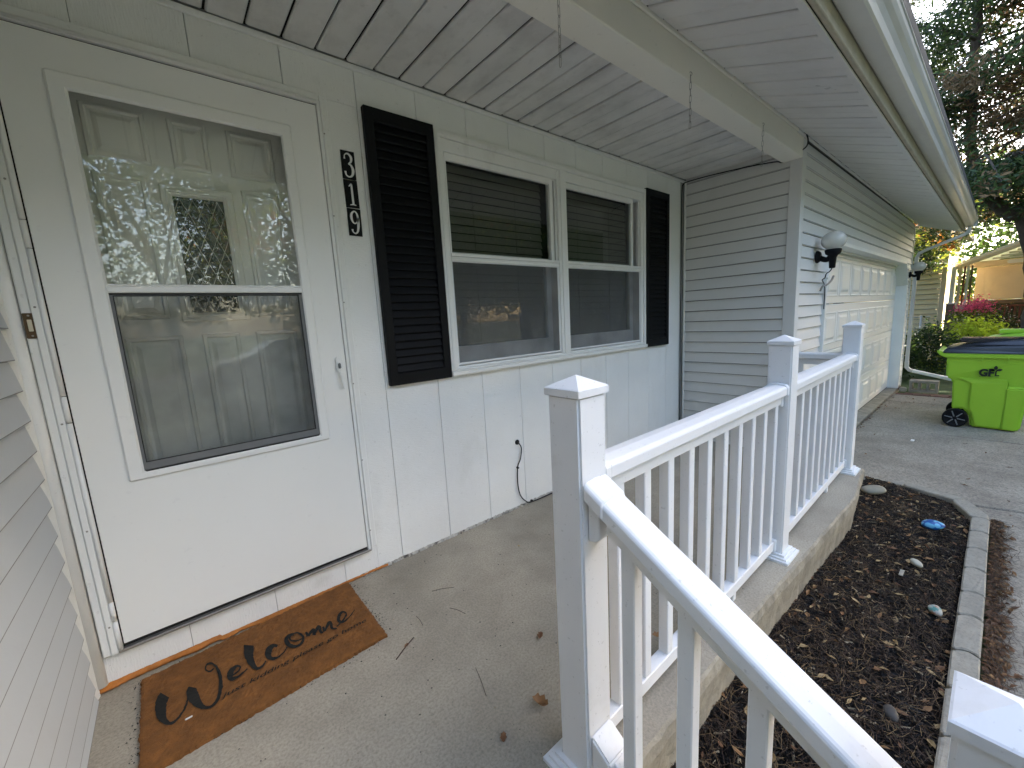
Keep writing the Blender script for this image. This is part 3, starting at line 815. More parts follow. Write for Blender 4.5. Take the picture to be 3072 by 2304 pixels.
WELCOME = [[(-0.1911,-0.1867,-0.1673,-0.2359),(-0.1924,-0.1893,-0.1684,-0.2394),(-0.1945,-0.1932,-0.17,-0.2439),(-0.197,-0.1984,-0.1715,-0.2488),(-0.1996,-0.2049,-0.1727,-0.2533),(-0.2017,-0.2128,-0.1734,-0.2572),(-0.2031,-0.221,-0.1738,-0.2612),(-0.204,-0.2292,-0.1742,-0.2661),(-0.2046,-0.2377,-0.1745,-0.2715),(-0.2048,-0.2464,-0.1747,-0.2773),(-0.2048,-0.2552,-0.1749,-0.2834),(-0.2044,-0.2641,-0.175,-0.29),(-0.2039,-0.2738,-0.175,-0.2968),(-0.203,-0.2842,-0.175,-0.3031),(-0.2015,-0.2953,-0.1749,-0.3084),(-0.1992,-0.3067,-0.1749,-0.3126),(-0.1962,-0.3175,-0.1749,-0.3169),(-0.1927,-0.3275,-0.1746,-0.322),(-0.1888,-0.3365,-0.1741,-0.3274),(-0.1848,-0.3447,-0.1734,-0.3327),(-0.1808,-0.3518,-0.1724,-0.3375),(-0.1768,-0.3578,-0.171,-0.3424),(-0.1728,-0.363,-0.169,-0.3475),(-0.1686,-0.3673,-0.1669,-0.3521),(-0.1646,-0.3705,-0.1646,-0.3558),(-0.1607,-0.3723,-0.1623,-0.3585),(-0.157,-0.3724,-0.1597,-0.3598),(-0.1536,-0.3713,-0.1568,-0.3597),(-0.1503,-0.3694,-0.1538,-0.3585),(-0.1471,-0.367,-0.1507,-0.3566),(-0.1442,-0.3642,-0.1478,-0.3544),(-0.1413,-0.361,-0.145,-0.3518),(-0.1386,-0.3572,-0.1423,-0.3485),(-0.136,-0.353,-0.1397,-0.3446),(-0.1335,-0.3486,-0.1372,-0.3404),(-0.131,-0.344,-0.1348,-0.336),(-0.1287,-0.3393,-0.1325,-0.3315),(-0.1264,-0.3343,-0.1303,-0.3266),(-0.1243,-0.329,-0.1283,-0.3215),(-0.1222,-0.3235,-0.1264,-0.3161),(-0.1204,-0.3177,-0.1247,-0.3107),(-0.1188,-0.3111,-0.1232,-0.3045),(-0.1173,-0.3038,-0.1218,-0.2974),(-0.1161,-0.2965,-0.1206,-0.2904),(-0.115,-0.2903,-0.1196,-0.2841),(-0.1143,-0.2859,-0.1189,-0.2797)],[(-0.113,-0.2276,-0.092,-0.2545),(-0.1141,-0.2295,-0.0918,-0.2588),(-0.1158,-0.2325,-0.0914,-0.2642),(-0.1178,-0.2376,-0.0908,-0.2694),(-0.1195,-0.2449,-0.09,-0.2734),(-0.1203,-0.2541,-0.0893,-0.2762),(-0.1202,-0.2633,-0.0887,-0.2796),(-0.1197,-0.2724,-0.0881,-0.2844),(-0.1186,-0.282,-0.0875,-0.2893),(-0.1169,-0.2922,-0.0869,-0.2942),(-0.1147,-0.3024,-0.0863,-0.2994),(-0.1119,-0.3123,-0.0856,-0.3057),(-0.1086,-0.3222,-0.0848,-0.3129),(-0.1048,-0.3321,-0.0839,-0.3203),(-0.1007,-0.3418,-0.083,-0.3274),(-0.0964,-0.3507,-0.0819,-0.3339),(-0.092,-0.3585,-0.0804,-0.3406),(-0.0873,-0.3654,-0.0785,-0.348),(-0.0827,-0.3714,-0.0764,-0.3552),(-0.0782,-0.3766,-0.074,-0.3617),(-0.074,-0.3808,-0.0716,-0.367),(-0.0701,-0.384,-0.0691,-0.3708),(-0.0663,-0.3866,-0.0664,-0.3736),(-0.0627,-0.3885,-0.0637,-0.3754),(-0.059,-0.3895,-0.0609,-0.3762),(-0.0554,-0.3895,-0.0581,-0.3763),(-0.0518,-0.3885,-0.0552,-0.3753),(-0.048,-0.3867,-0.0521,-0.3733),(-0.0443,-0.3841,-0.0491,-0.3703),(-0.0407,-0.3807,-0.0462,-0.3667),(-0.0375,-0.3765,-0.0437,-0.3626),(-0.0346,-0.3714,-0.0415,-0.3581),(-0.0321,-0.3655,-0.0395,-0.3528),(-0.0299,-0.359,-0.0377,-0.3468),(-0.0278,-0.3518,-0.0359,-0.3401),(-0.0259,-0.3442,-0.0343,-0.3328),(-0.0241,-0.3359,-0.0328,-0.3248),(-0.0223,-0.3267,-0.0313,-0.316),(-0.0208,-0.3169,-0.0301,-0.3067),(-0.0195,-0.3068,-0.029,-0.2971),(-0.0184,-0.2965,-0.0282,-0.2876),(-0.0177,-0.2859,-0.0278,-0.278),(-0.0173,-0.2751,-0.0275,-0.2681),(-0.0172,-0.2641,-0.0276,-0.258),(-0.0174,-0.253,-0.0277,-0.2479),(-0.0179,-0.2423,-0.028,-0.238),(-0.0187,-0.2316,-0.0284,-0.2283),(-0.0197,-0.2208,-0.0288,-0.2187),(-0.0211,-0.2101,-0.0294,-0.2095),(-0.0229,-0.1995,-0.0303,-0.2008),(-0.0251,-0.1895,-0.0316,-0.1929),(-0.0277,-0.1799,-0.0334,-0.1852),(-0.0309,-0.1707,-0.0357,-0.1775),(-0.0344,-0.1623,-0.0384,-0.1704),(-0.038,-0.1551,-0.041,-0.1646),(-0.0417,-0.1494,-0.0434,-0.1606),(-0.0457,-0.1459,-0.0458,-0.1581),(-0.0497,-0.1444,-0.0486,-0.1568),(-0.0534,-0.1444,-0.0514,-0.1565),(-0.0567,-0.1459,-0.0539,-0.1573),(-0.0594,-0.1488,-0.0556,-0.1588),(-0.0613,-0.1537,-0.0567,-0.1616),(-0.0626,-0.1601,-0.0576,-0.1663),(-0.0632,-0.1674,-0.0581,-0.1718),(-0.0631,-0.1748,-0.058,-0.177),(-0.0622,-0.1823,-0.0577,-0.1803),(-0.06,-0.1891,-0.0567,-0.183),(-0.0571,-0.1948,-0.0548,-0.1867),(-0.0538,-0.1996,-0.0523,-0.1903),(-0.0505,-0.2034,-0.0498,-0.1932),(-0.0473,-0.2058,-0.0479,-0.1948),(-0.0441,-0.2058,-0.0462,-0.195),(-0.0412,-0.204,-0.044,-0.1938),(-0.0387,-0.2014,-0.0417,-0.1919),(-0.0367,-0.199,-0.0396,-0.1898),(-0.0353,-0.1975,-0.038,-0.1884)],[(0.0147,-0.2865,0.013,-0.2776),(0.0172,-0.2858,0.0156,-0.2768),(0.0209,-0.2847,0.0192,-0.2758),(0.0251,-0.2834,0.0234,-0.2745),(0.0293,-0.2816,0.0273,-0.2728),(0.0328,-0.2795,0.0303,-0.2708),(0.0356,-0.2766,0.0327,-0.2682),(0.0382,-0.2733,0.0349,-0.2651),(0.0404,-0.2694,0.0366,-0.2617),(0.0421,-0.2652,0.0376,-0.2587),(0.043,-0.2597,0.0378,-0.2573),(0.0422,-0.2532,0.0375,-0.2565),(0.0404,-0.2473,0.0365,-0.2544),(0.0378,-0.242,0.035,-0.2521),(0.0346,-0.2376,0.0333,-0.2505),(0.031,-0.2347,0.0319,-0.2504),(0.027,-0.2337,0.03,-0.2517),(0.0228,-0.2339,0.0273,-0.2544),(0.0184,-0.2349,0.0244,-0.258),(0.0142,-0.2366,0.0217,-0.2619),(0.0106,-0.2389,0.0196,-0.2656),(0.0074,-0.2419,0.0181,-0.269),(0.0044,-0.2456,0.0169,-0.2726),(0.0018,-0.2502,0.016,-0.276),(-0.0003,-0.2558,0.0154,-0.2789),(-0.0017,-0.2624,0.0151,-0.2811),(-0.0024,-0.2698,0.0148,-0.2834),(-0.0023,-0.2778,0.0146,-0.2861),(-0.0015,-0.2867,0.0144,-0.2881),(0.0007,-0.2965,0.0139,-0.288),(0.0048,-0.3059,0.0126,-0.2862),(0.0095,-0.3108,0.0123,-0.287),(0.0137,-0.3123,0.014,-0.29),(0.0177,-0.3124,0.0168,-0.2931),(0.0216,-0.3117,0.0202,-0.2957),(0.0254,-0.3108,0.0236,-0.2974),(0.0292,-0.3094,0.0272,-0.2978),(0.0333,-0.3075,0.0312,-0.297),(0.0374,-0.3053,0.0353,-0.2955),(0.0414,-0.303,0.0394,-0.2937),(0.0452,-0.3009,0.0432,-0.292),(0.0489,-0.2987,0.047,-0.2903),(0.0528,-0.2962,0.0509,-0.2883),(0.0564,-0.2939,0.0546,-0.2862),(0.0595,-0.2918,0.0577,-0.2843),(0.0617,-0.2904,0.0599,-0.283)],[(0.068,-0.1371,0.0969,-0.169),(0.0671,-0.1422,0.0961,-0.1746),(0.0656,-0.1497,0.0949,-0.1822),(0.0639,-0.1591,0.0936,-0.1904),(0.0624,-0.1697,0.0924,-0.1984),(0.0613,-0.1805,0.0914,-0.2055),(0.0609,-0.191,0.0903,-0.2127),(0.0608,-0.2017,0.089,-0.2205),(0.061,-0.2128,0.0878,-0.228),(0.0615,-0.2242,0.0868,-0.2353),(0.0624,-0.2355,0.0862,-0.2423),(0.0636,-0.2465,0.0858,-0.2496),(0.0651,-0.2572,0.0857,-0.2575),(0.0669,-0.2676,0.0858,-0.2655),(0.069,-0.2774,0.0861,-0.273),(0.0712,-0.2861,0.0866,-0.2799),(0.0735,-0.2939,0.0871,-0.2868),(0.0761,-0.3016,0.0877,-0.2932),(0.0791,-0.3091,0.0883,-0.2985),(0.0827,-0.3158,0.0889,-0.3022),(0.0869,-0.3207,0.0896,-0.3047),(0.0914,-0.3227,0.0913,-0.3066),(0.0958,-0.3226,0.0943,-0.3076),(0.1,-0.3214,0.0979,-0.3076),(0.104,-0.3194,0.1016,-0.3067),(0.1077,-0.317,0.1048,-0.3054),(0.111,-0.3135,0.1077,-0.3033),(0.1142,-0.3089,0.1106,-0.2998),(0.1169,-0.3041,0.1134,-0.2958),(0.1192,-0.2999,0.1158,-0.292),(0.1208,-0.297,0.1176,-0.2893)],[(0.1715,-0.2363,0.1637,-0.2492),(0.1704,-0.2338,0.1624,-0.2459),(0.1686,-0.2294,0.161,-0.2416),(0.1661,-0.2238,0.1596,-0.2378),(0.1626,-0.218,0.1584,-0.2358),(0.158,-0.2142,0.1578,-0.2359),(0.1532,-0.2132,0.1564,-0.2376),(0.1484,-0.2136,0.154,-0.2411),(0.1435,-0.2149,0.1513,-0.2456),(0.1387,-0.2175,0.1489,-0.2504),(0.1345,-0.2213,0.147,-0.2546),(0.1308,-0.2265,0.1454,-0.2585),(0.1275,-0.2329,0.1437,-0.2627),(0.1246,-0.2405,0.1423,-0.2667),(0.1225,-0.2494,0.1414,-0.2697),(0.1214,-0.2599,0.1409,-0.2709),(0.1219,-0.2706,0.1404,-0.2722),(0.1237,-0.2805,0.1399,-0.2752),(0.1264,-0.2896,0.1397,-0.2789),(0.1299,-0.2975,0.1398,-0.2826),(0.1341,-0.3037,0.1404,-0.2858),(0.1386,-0.3077,0.1421,-0.2895),(0.1434,-0.3102,0.1452,-0.2935),(0.1483,-0.3117,0.149,-0.297),(0.1533,-0.3123,0.1533,-0.2996),(0.1582,-0.312,0.1574,-0.3011),(0.163,-0.3106,0.1618,-0.301),(0.1681,-0.3082,0.1665,-0.2994),(0.1731,-0.3051,0.1714,-0.2969),(0.1779,-0.3016,0.1761,-0.2938),(0.1821,-0.2982,0.1802,-0.2908),(0.1859,-0.2942,0.1838,-0.2874),(0.1894,-0.2897,0.1871,-0.2833),(0.1925,-0.2851,0.1901,-0.279),(0.195,-0.2812,0.1926,-0.2752),(0.1968,-0.2785,0.1945,-0.2724)],[(0.2333,-0.2056,0.2323,-0.2247),(0.2305,-0.2049,0.2294,-0.2238),(0.2264,-0.2037,0.2254,-0.2222),(0.2215,-0.2025,0.2211,-0.2209),(0.2163,-0.202,0.2172,-0.2205),(0.2115,-0.2032,0.2146,-0.2217),(0.2072,-0.2063,0.2126,-0.2244),(0.2032,-0.2105,0.2107,-0.2286),(0.1995,-0.2162,0.2093,-0.2332),(0.1964,-0.2236,0.2085,-0.2374),(0.1944,-0.2328,0.2084,-0.2405),(0.1939,-0.2429,0.2085,-0.2443),(0.1944,-0.2532,0.2089,-0.2497),(0.1958,-0.2637,0.2097,-0.2556),(0.1982,-0.2739,0.2107,-0.2611),(0.2016,-0.2829,0.212,-0.2656),(0.2061,-0.2901,0.214,-0.2707),(0.2112,-0.2957,0.217,-0.2769),(0.2167,-0.3001,0.2207,-0.2829),(0.2223,-0.3033,0.2246,-0.2878),(0.2276,-0.3051,0.2283,-0.2907),(0.2329,-0.3054,0.2323,-0.2914),(0.2383,-0.3045,0.2367,-0.2903),(0.2436,-0.3024,0.241,-0.2878),(0.2486,-0.2991,0.2448,-0.2845),(0.2529,-0.2945,0.2477,-0.281),(0.2564,-0.2882,0.2499,-0.277),(0.2591,-0.2804,0.2519,-0.2718),(0.2611,-0.2718,0.2533,-0.2659),(0.2622,-0.2626,0.2542,-0.26),(0.2621,-0.2533,0.2544,-0.2548),(0.2607,-0.2441,0.2538,-0.2491),(0.2581,-0.2351,0.2524,-0.2419),(0.2549,-0.2268,0.2501,-0.2344),(0.2511,-0.2196,0.2474,-0.2278),(0.2471,-0.214,0.2446,-0.2231),(0.2425,-0.2102,0.2411,-0.2199),(0.2375,-0.208,0.2369,-0.2179),(0.2323,-0.207,0.2323,-0.2171),(0.2273,-0.2073,0.2281,-0.2175),(0.223,-0.209,0.2249,-0.2189),(0.2193,-0.2127,0.2223,-0.2218),(0.2158,-0.2183,0.2198,-0.2263),(0.213,-0.225,0.2179,-0.2315),(0.2112,-0.2326,0.2169,-0.2362),(0.2112,-0.2413,0.2168,-0.2387),(0.2134,-0.249,0.2178,-0.2417),(0.2169,-0.2554,0.2203,-0.2467),(0.2212,-0.2611,0.2239,-0.2519),(0.2257,-0.266,0.2279,-0.2566),(0.2302,-0.2696,0.2316,-0.2601),(0.235,-0.2717,0.2356,-0.2622),(0.2402,-0.2724,0.2403,-0.2634),(0.2453,-0.2724,0.2452,-0.2639),(0.2497,-0.2721,0.2495,-0.2641),(0.2527,-0.272,0.2526,-0.2644)],[(0.2707,-0.2396,0.2777,-0.2393),(0.2703,-0.2445,0.2783,-0.2442),(0.2698,-0.2518,0.2791,-0.2514),(0.2691,-0.2598,0.2799,-0.2594),(0.2686,-0.267,0.2807,-0.2666),(0.2682,-0.2718,0.2812,-0.2714)],[(0.2773,-0.2761,0.2743,-0.2656),(0.2799,-0.274,0.2767,-0.2624),(0.2838,-0.2709,0.2801,-0.2577),(0.2881,-0.2675,0.284,-0.2524),(0.2922,-0.2646,0.2879,-0.2473),(0.2953,-0.2626,0.2912,-0.2435),(0.2977,-0.2614,0.2938,-0.2409),(0.2994,-0.2606,0.2962,-0.2387),(0.2997,-0.2607,0.2993,-0.2372),(0.297,-0.259,0.3045,-0.2398),(0.295,-0.2521,0.3075,-0.251),(0.2948,-0.2529,0.3068,-0.2595),(0.2937,-0.2587,0.3053,-0.2675),(0.2921,-0.266,0.3035,-0.2755),(0.2906,-0.2728,0.3018,-0.2824),(0.2895,-0.2776,0.3008,-0.2869)],[(0.2972,-0.2848,0.2939,-0.2769),(0.3006,-0.2804,0.2967,-0.2714),(0.3055,-0.2741,0.301,-0.2632),(0.3111,-0.267,0.3059,-0.2539),(0.3163,-0.2609,0.3107,-0.2453),(0.3199,-0.2573,0.3147,-0.2391),(0.3217,-0.2564,0.3182,-0.2355),(0.3219,-0.2565,0.322,-0.2337),(0.3204,-0.2558,0.3264,-0.2356),(0.3191,-0.2536,0.3295,-0.2417),(0.3189,-0.2519,0.3307,-0.2495),(0.3189,-0.2542,0.3303,-0.2577),(0.3181,-0.2605,0.329,-0.266),(0.317,-0.2686,0.3275,-0.274),(0.3161,-0.2771,0.3264,-0.2804),(0.3161,-0.2855,0.3258,-0.2831),(0.3181,-0.2928,0.3253,-0.2827),(0.321,-0.2963,0.3252,-0.2838),(0.3236,-0.2972,0.3261,-0.2858),(0.3255,-0.2972,0.3274,-0.2878),(0.3266,-0.2972,0.3284,-0.2894)],[(0.3337,-0.2574,0.3409,-0.2587),(0.333,-0.2627,0.3408,-0.2642),(0.3321,-0.2705,0.3406,-0.2721),(0.331,-0.279,0.3404,-0.2809),(0.33,-0.2867,0.3402,-0.2887),(0.3294,-0.2919,0.3401,-0.294)],[(0.3382,-0.294,0.3348,-0.2862),(0.3421,-0.2888,0.3382,-0.2799),(0.3479,-0.2812,0.3433,-0.2703),(0.3544,-0.2728,0.3491,-0.2597),(0.3603,-0.2658,0.3547,-0.25),(0.364,-0.2623,0.3596,-0.2433),(0.3644,-0.2624,0.3645,-0.2403),(0.3625,-0.2614,0.3698,-0.2431),(0.3617,-0.2597,0.3725,-0.2504),(0.3618,-0.261,0.3732,-0.2568),(0.3621,-0.263,0.3732,-0.2636),(0.3618,-0.2662,0.3722,-0.2715),(0.3605,-0.2726,0.3703,-0.2793),(0.3589,-0.2808,0.3685,-0.2865),(0.3577,-0.29,0.3674,-0.2916),(0.3584,-0.3001,0.3669,-0.2931),(0.3619,-0.307,0.3673,-0.2947),(0.3663,-0.3104,0.3697,-0.2984),(0.3707,-0.3124,0.373,-0.302),(0.3744,-0.3137,0.3763,-0.3052),(0.3769,-0.3147,0.3786,-0.3076)],[(0.3817,-0.3039,0.3806,-0.2966),(0.3867,-0.3009,0.3855,-0.2932),(0.3939,-0.2965,0.3927,-0.2884),(0.4022,-0.2914,0.4009,-0.2827),(0.4105,-0.286,0.4089,-0.2767),(0.4174,-0.2808,0.4154,-0.2712),(0.4231,-0.2758,0.4207,-0.266),(0.4284,-0.2706,0.4256,-0.2608),(0.4331,-0.2652,0.4296,-0.2557),(0.437,-0.2593,0.4324,-0.2512),(0.44,-0.252,0.4337,-0.2481),(0.4408,-0.2432,0.4339,-0.2455),(0.4397,-0.2351,0.4333,-0.2411),(0.4373,-0.228,0.4319,-0.2364),(0.4343,-0.2223,0.4299,-0.2327),(0.4304,-0.2186,0.4282,-0.2314),(0.4259,-0.2179,0.426,-0.2322),(0.4209,-0.2192,0.4226,-0.2348),(0.4157,-0.2219,0.4188,-0.2387),(0.4106,-0.2257,0.4153,-0.2432),(0.4061,-0.2304,0.4126,-0.2473),(0.4022,-0.2362,0.4103,-0.2517),(0.3986,-0.2432,0.408,-0.2568),(0.3955,-0.2511,0.4062,-0.262),(0.3932,-0.2598,0.4051,-0.266),(0.3923,-0.2694,0.4047,-0.2678),(0.3934,-0.2782,0.4046,-0.2697),(0.3958,-0.2853,0.405,-0.2735),(0.3991,-0.2912,0.4061,-0.2776),(0.4033,-0.2954,0.4078,-0.2813),(0.4081,-0.2975,0.4102,-0.2838),(0.4133,-0.2974,0.4139,-0.2849),(0.4191,-0.2958,0.4189,-0.2848),(0.4253,-0.2931,0.4247,-0.2834),(0.4318,-0.2895,0.4309,-0.281),(0.4383,-0.2853,0.4372,-0.2778),(0.4454,-0.2796,0.4441,-0.2729),(0.4533,-0.2722,0.4519,-0.2661),(0.4612,-0.2644,0.4598,-0.2586),(0.4681,-0.2575,0.4667,-0.2518),(0.4729,-0.2527,0.4716,-0.2471)]]

# ================================================================== THINGS ON THE PORCH
# ---------------------------------------------------------------- door mat
mt = thing('doormat', (.14, -.26, 0), 'brown coir doormat printed Welcome in front of the storm door', 'doormat')
MC = [(-.247, -.055), (.522, -.012), (.522, -.482), (-.238, -.512)]
def mat_body():
    V, Fc = [], []
    nx, ny = 96, 56
    for j in range(ny + 1):
        for i in range(nx + 1):
            u, v = i / nx, j / ny
            x = (1 - v) * ((1 - u) * MC[3][0] + u * MC[2][0]) + v * ((1 - u) * MC[0][0] + u * MC[1][0])
            y = (1 - v) * ((1 - u) * MC[3][1] + u * MC[2][1]) + v * ((1 - u) * MC[0][1] + u * MC[1][1])
            e = min(i, nx - i, j, ny - j)
            if e == 0: x += rng.normal(0, .0018); y += rng.normal(0, .0018)
            V.append((x - .14, y + .26, .017 + rng.normal(0, .0009) - (.003 if e == 0 else 0)))
    for j in range(ny):
        for i in range(nx): Fc.append((j * (nx + 1) + i, j * (nx + 1) + i + 1, (j + 1) * (nx + 1) + i + 1, (j + 1) * (nx + 1) + i))
    ed = [i for i in range(nx + 1)] + [j * (nx + 1) + nx for j in range(1, ny + 1)] + [ny * (nx + 1) + i for i in range(nx - 1, -1, -1)] + [j * (nx + 1) for j in range(ny - 1, 0, -1)]
    b = len(V)
    for k in ed: V.append((V[k][0], V[k][1], .0005))
    n = len(ed)
    for k in range(n): Fc.append((ed[k], b + k, b + (k + 1) % n, ed[(k + 1) % n]))
    return link('mat_base', mesh_from(V, Fc, COIR), mt, (.14, -.26, 0))
mat_body()
def fibres():
    V, Fc = [], []
    N_ = 9000
    for q in range(N_):
        u, v = rng.random(), rng.random()
        if q < 2500:
            s = q % 4
            if s == 0: u = 0 + .01 * rng.random()
            elif s == 1: u = 1 - .01 * rng.random()
            elif s == 2: v = .01 * rng.random()
            else: v = 1 - .01 * rng.random()
        x = (1 - v) * ((1 - u) * MC[3][0] + u * MC[2][0]) + v * ((1 - u) * MC[0][0] + u * MC[1][0]) - .14
        y = (1 - v) * ((1 - u) * MC[3][1] + u * MC[2][1]) + v * ((1 - u) * MC[0][1] + u * MC[1][1]) + .26
        a = rng.random() * 2 * pi; l = .004 + .006 * rng.random(); w = .0005
        z0 = .0165 if q >= 2500 else .004 + .012 * rng.random()
        if q < 2500: l *= .9
        dx, dy = cos(a) * l, sin(a) * l
        b = len(V)
        V.extend([(x - dy / l * w, y + dx / l * w, z0), (x + dy / l * w, y - dx / l * w, z0), (x + dx, y + dy, z0 + .0035 * rng.random())])
        Fc.append((b, b + 1, b + 2))
    o = link('coir_pile', mesh_from(V, Fc, COIR), mt, (.14, -.26, 0)); o['kind'] = 'stuff'
fibres()
for name, st_ in zip(['letter'] * len(WELCOME), WELCOME):
    V, Fc = [], []
    for (lx, ly, rx, ry) in st_:
        V += [(lx - .14, ly + .26, .0207), (rx - .14, ry + .26, .0207)]
    for i in range(len(st_) - 1): Fc.append((2 * i, 2 * i + 1, 2 * i + 3, 2 * i + 2))
    me = mesh_from(V, Fc, INK)
    # give the print a ragged edge
    for v in me.vertices: v.co.x += rng.normal(0, .0006); v.co.y += rng.normal(0, .0006); v.co.z += rng.normal(0, .0003)
    link(name, me, mt, (.14, -.26, 0))

def text_mesh(body, size, m, name, parent, at, rot, width=None, extr=0.0, offset=0.0, shear=0.0, xs=1.0):
    cu = bpy.data.curves.new('t', 'FONT'); cu.body = body; cu.size = size; cu.extrude = extr; cu.offset = offset; cu.shear = shear
    cu.align_x = 'LEFT'; cu.resolution_u = 4
    o = bpy.data.objects.new('t', cu); COL.objects.link(o)
    bpy.context.view_layer.update()
    dg = bpy.context.evaluated_depsgraph_get()
    me = bpy.data.meshes.new_from_object(o.evaluated_get(dg))
    bpy.data.objects.remove(o); bpy.data.curves.remove(cu)
    xsv = [v.co.x for v in me.vertices]
    w_ = max(xsv) - min(xsv); sx = (width / w_) if width else xs
    mn = min(xsv)
    for v in me.vertices: v.co.x = (v.co.x - mn) * sx
    me.materials.clear(); me.materials.append(m)
    q = link(name, me, parent, at); q.rotation_euler = rot
    return q
text_mesh("just kidding please go home", .031, INK, 'small_print', mt, (-.028, -.372, .0211), (0, 0, radians(1.5)), width=.515, offset=.0002, shear=.3)
box('lint', -.128, -.108, -.386, -.379, .019, .023, WHITEDIGIT, mt, .002)

# ---------------------------------------------------------------- house number tiles
def stroke_mesh(name, pts, y, m, parent, k=6):
    P = smooth_path([(a, b, c) for a, b, c in pts], k)
    c0 = wpos(parent)
    V, Fc = [], []
    for i, p in enumerate(P):
        t = P[min(i + 1, len(P) - 1)] - P[max(i - 1, 0)]; t.z = 0; t.normalize()
        n = Vector((-t.y, t.x, 0)) * p.z / 2
        for s in (1, -1): V.append((p.x + n.x * s - c0.x, y - c0.y, p.y + n.y * s - c0.z))
    for i in range(len(P) - 1): Fc.append((2 * i, 2 * i + 1, 2 * i + 3, 2 * i + 2))
    return link(name, mesh_from(V, Fc, m, name=name), parent, c0)
DIG = {
 '3': [[(.24, .70, .10), (.28, .84, .06), (.50, .90, .10), (.72, .80, .15), (.70, .64, .12), (.52, .55, .07), (.48, .54, .05)],
       [(.48, .54, .06), (.68, .50, .12), (.80, .34, .17), (.72, .16, .13), (.50, .08, .09), (.28, .13, .09), (.22, .27, .13)]],
 '1': [[(.34, .76, .05), (.50, .84, .10), (.54, .80, .12), (.54, .50, .13), (.54, .14, .13)], [(.30, .10, .05), (.52, .12, .07), (.74, .10, .05)]],
 '9': [[(.76, .66, .14), (.68, .84, .10), (.50, .90, .08), (.30, .80, .13), (.27, .64, .15), (.36, .50, .10), (.52, .46, .07), (.70, .54, .10), (.76, .66, .15),
        (.75, .42, .16), (.66, .18, .12), (.48, .09, .08), (.30, .14, .08), (.26, .24, .12)]]}
zt = 2.062; cxs = .7235
for i, dgt in enumerate('319'):
    zb_ = zt - .1225
    where = ['top tile of the black house number, white digit 3', 'middle tile of the black house number, white digit 1', 'lowest tile of the black house number, white digit 9'][i]
    x_ = cxs + .0006 * i
    t_ = thing('number_tile', (x_ + .031, -.002, (zt + zb_) / 2), where, 'house number', 'house number tiles 319')
    box('tile_plate', x_, x_ + .062, -.006, -.001, zb_, zt, BLACK, t_, .001)
    for s_ in DIG[dgt]:
        stroke_mesh('digit', [(x_ + a * .062, zb_ + b * .1225, w_ * .076) for a, b, w_ in s_], -.0064, WHITEDIGIT, t_)
    t_.rotation_euler = (0, radians([0.6, -.5, .8][i]), 0)
    zt = zb_ - .003

# ---------------------------------------------------------------- door bell
db = thing('doorbell', (-.316, -.026, 1.32), 'small tarnished brass doorbell with pale button beside the storm door', 'doorbell')
box('bell_plate', -.331, -.304, -.032, -.0245, 1.283, 1.362, BRASS, db, .002)
box('bell_button', -.3225, -.3125, -.035, -.0325, 1.305, 1.342, BUTTON, db, .001)
for zq in (1.291, 1.354): lathe('screw', [(.003, 0), (.003, -.001), (.0015, -.002)], STEEL, db, (-.3175, -.032, zq), n=8, axis='Y')

# ---------------------------------------------------------------- chains from the beam
def chain(at, n, ln, label):
    x, y, z = at
    t = thing('hanging_chain', at, label, 'chain', 'wire chains hanging from the porch beam')
    tube('hook', smooth_path([(x, -.9305, z + .012), (x, y, z + .014), (x + .006, y - .004, z + .006), (x, y - .002, z - .004), (x - .005, y, z + .002)], 4), .0013, STEEL, t, n=6)
    zc = z - .004 - ln * .42
    mesh = {}
    for i in range(n):
        od = i % 2
        if od not in mesh:
            pts = []
            for k in range(16):
                a = 2 * pi * k / 16
                u, v = .0065 * cos(a), (ln * .5 - .0065) * (1 if sin(a) > 0 else -1) + .0065 * sin(a)
                pts.append((u if od == 0 else u * .35, u * .9 if od else u * .25, v))
            V, Fc = tube_data(pts, .0011, 6, True)
            mesh[od] = mesh_from(V, Fc, STEEL, True, 'chain_link')
        link('chain_link', mesh[od], t, (x + random.uniform(-.0008, .0008), y, zc))
        zc -= ln * .86
    return t
chain((1.183, -.936, 2.372), 8, .036, 'wire chain hanging from the near end of the porch beam, above the storm window')
chain((2.108, -.936, 2.376), 8, .034, 'middle one of three thin chains hanging from the porch beam')
chain((3.044, -.936, 2.376), 8, .034, 'wire chain hanging at the garage end of the porch beam')

# ---------------------------------------------------------------- cables
tube('eave_cable', [], 0.004, RUBBER) if False else None
pts = smooth_path([(3.845, -.952, 2.50), (3.858, -.960, 2.46), (3.858, -.948, 2.415), (3.855, -.88, 2.385), (3.856, -.80, 2.355), (3.860, -.756, 2.372), (3.864, -.614, 2.392), (3.866, -.422, 2.408), (3.866, -.213, 2.420),
                   (3.852, -.035, 2.418), (3.815, -.021, 2.395), (3.793, -.018, 2.34), (3.790, -.018, 2.0), (3.793, -.018, 1.5), (3.791, -.018, 1.0), (3.793, -.018, .6), (3.791, -.018, .03)], 5)
c_ = tube('eave_cable', pts, .0048, RUBBER, None, n=8); tag(c_, 'black cable running from the eave along the garage corner and down the wall', 'cable')
wc = thing('wall_cable', (1.68, -.01, .45), 'short black cable leaving a hole low in the white wall', 'cable')
lathe('grommet', [(.017, 0), (.017, -.004), (.011, -.008)], RUBBER, wc, (1.679, -.002, .458), n=16, axis='Y')
tube('cable_lead', smooth_path([(1.679, -.004, .458), (1.692, -.014, .44), (1.702, -.016, .406), (1.692, -.012, .34), (1.667, -.010, .29), (1.660, -.010, .177), (1.676, -.012, .088), (1.723, -.016, .030), (1.777, -.018, .012), (2.1, -.016, .008), (3.78, -.016, .008)], 5), .0038, RUBBER, wc)
